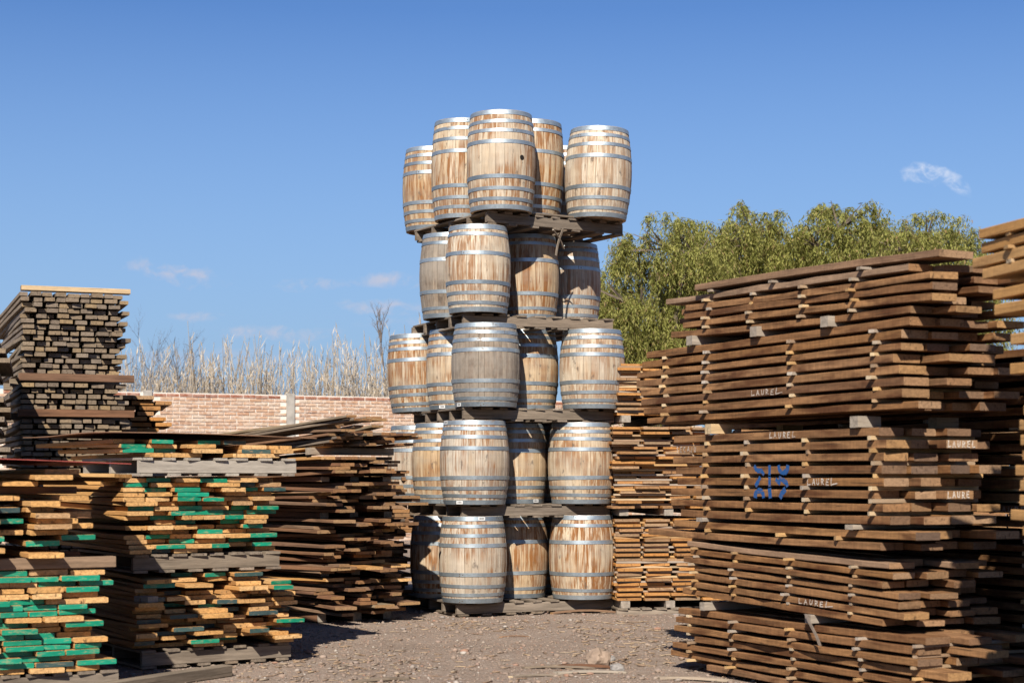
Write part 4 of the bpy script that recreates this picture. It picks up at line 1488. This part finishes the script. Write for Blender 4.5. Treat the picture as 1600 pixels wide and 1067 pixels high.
# blue spray paint across three boards
ARC = lambda cx, cy, rx, ry, a0, a1, n=9: [(cx + rx * math.cos(R(a0 + (a1 - a0) * i / n)), cy + ry * math.sin(R(a0 + (a1 - a0) * i / n))) for i in range(n + 1)]
MARK = {4: [[(-.02, .060), (.0, .038), (.03, .028), (.08, .026), (.11, .002)], [(.20, .060), (.20, .002)], ARC(.40, .060, .065, .050, 180, 360)],
        3: [[(.055, .060), (.02, .020), (.0, .002)], [(.20, .060), (.20, .002)], [(.35, .060), (.40, .042), (.445, .022), (.455, .002)], [(.30, .045), (.345, .020)]],
        2: [ARC(.05, .002, .062, .050, 180, 0), [(.20, .060), (.21, .002)], [(.42, .060), (.38, .030), (.36, .002)]]}
for lay, polys in MARK.items():
    for pl in polys:
        strokes('paint_mark', L2, [pl], Vector((1.0, -.0005, lay * .096)), XA, ZA, NF, .044, 'blue_paint', lay)

# ------------------------------------------------------------------ small things on the ground
def scrap(label, px, py, L, W, T, ang, mats, seed, bow=.01, name='wood_scrap', cat='wood scrap'):
    Y = HC * F / (py - HY)
    x = (px - 800) / F * Y
    o = obj(name, board_mesh(L, W, T, mats, seg=5, wane=W * .18, bow=bow, seed=seed, chamf=.002, skew=.03), None, (x, Y, gz_at(x, Y) - .012), (0, R(1), R(ang)))
    return tag(o, label, cat, 'wood scraps lying on the gravel')


PW = [M['pallet_wood'], M['pallet_wood']]
PP = [M['bearer'], M['bearer']]
scrap('pointed grey wood sliver lying alone on open gravel before the yellow boards', 555, 1063, .40, .05, .018, -62, PW, 1)
scrap('long grey stick ending beside the tan rock', 817, 1041, .55, .035, .016, -95, PW, 2)
scrap('pale flat slat overlapping the grey sticks in front of the tan rock', 868, 1049, .52, .055, .015, -86, PP, 3)
scrap('short yellowish stick nearest the camera on the gravel', 798, 1055, .42, .03, .016, -78, [M['pallet_wood'], M['sticker_end']], 4)
scrap('dark splinter touching the tan rock', 875, 1040, .40, .04, .02, -100, [M['brown_board'], M['brown_end']], 5)
scrap('thin curved brown bark strip against the foot of the barrel pallet', 853, 951, 1.15, .05, .02, -88, BM, 6, .03)
scrap('second thin bark strip leaning over the first at the pallet foot', 862, 957, .75, .04, .02, -84, BM, 7, .03)
scrap('grey slat lying before the lowest brown boards', 1030, 1058, .55, .05, .018, -110, PP, 8)
scrap('small twig on the open gravel halfway to the barrels', 782, 993, .26, .014, .010, -80, BM, 9)


def rock(label, px, py, sx, sy, sz, mname, seed):
    import bmesh
    Y = HC * F / (py - HY)
    x = (px - 800) / F * Y
    bm = bmesh.new()
    bmesh.ops.create_icosphere(bm, subdivisions=3, radius=1)
    for v in bm.verts:
        n_ = mnoise.noise(v.co * 1.3 + Vector((seed, 0, 0))) * .35 + mnoise.noise(v.co * 3.5 + Vector((0, seed, 0))) * .15
        v.co *= 1 + n_
        v.co.x *= sx
        v.co.y *= sy
        v.co.z *= sz
    me = bpy.data.meshes.new('rock')
    bm.to_mesh(me)
    bm.free()
    me.materials.append(M[mname])
    o = obj('rock', me, None, (x, Y, sz * .45))
    return tag(o, label, 'rock', 'rocks on the gravel')


rock('tan rock, biggest stone on the open gravel', 933, 1037, .10, .09, .085, 'stone', 1)
rock('small grey stone leaning against the tan rock', 954, 1032, .035, .035, .035, 'grey_stone', 2)
rock('rounded whitish stone just in front of the tan rock', 964, 1046, .055, .045, .035, 'grey_stone', 3)
# strap hanging from the brown stack
pts = [Vector((1.80, -.06, .64)), Vector((1.90, -.09, .57)), Vector((2.0, -.10, .48)), Vector((2.06, -.11, .41))]
V, Fc = [], []
for i, p in enumerate(pts):
    for dx, dy in ((-.02, 0), (.02, 0), (.02, .003), (-.02, .003)):
        V.append(p + Vector((dx, dy, 0)))
for i in range(len(pts) - 1):
    for k in range(4):
        Fc.append((i * 4 + k, i * 4 + (k + 1) % 4, i * 4 + 4 + (k + 1) % 4, i * 4 + 4 + k))
obj('strap', mesh_from('strap', V, Fc, [M['strap']]), L0)
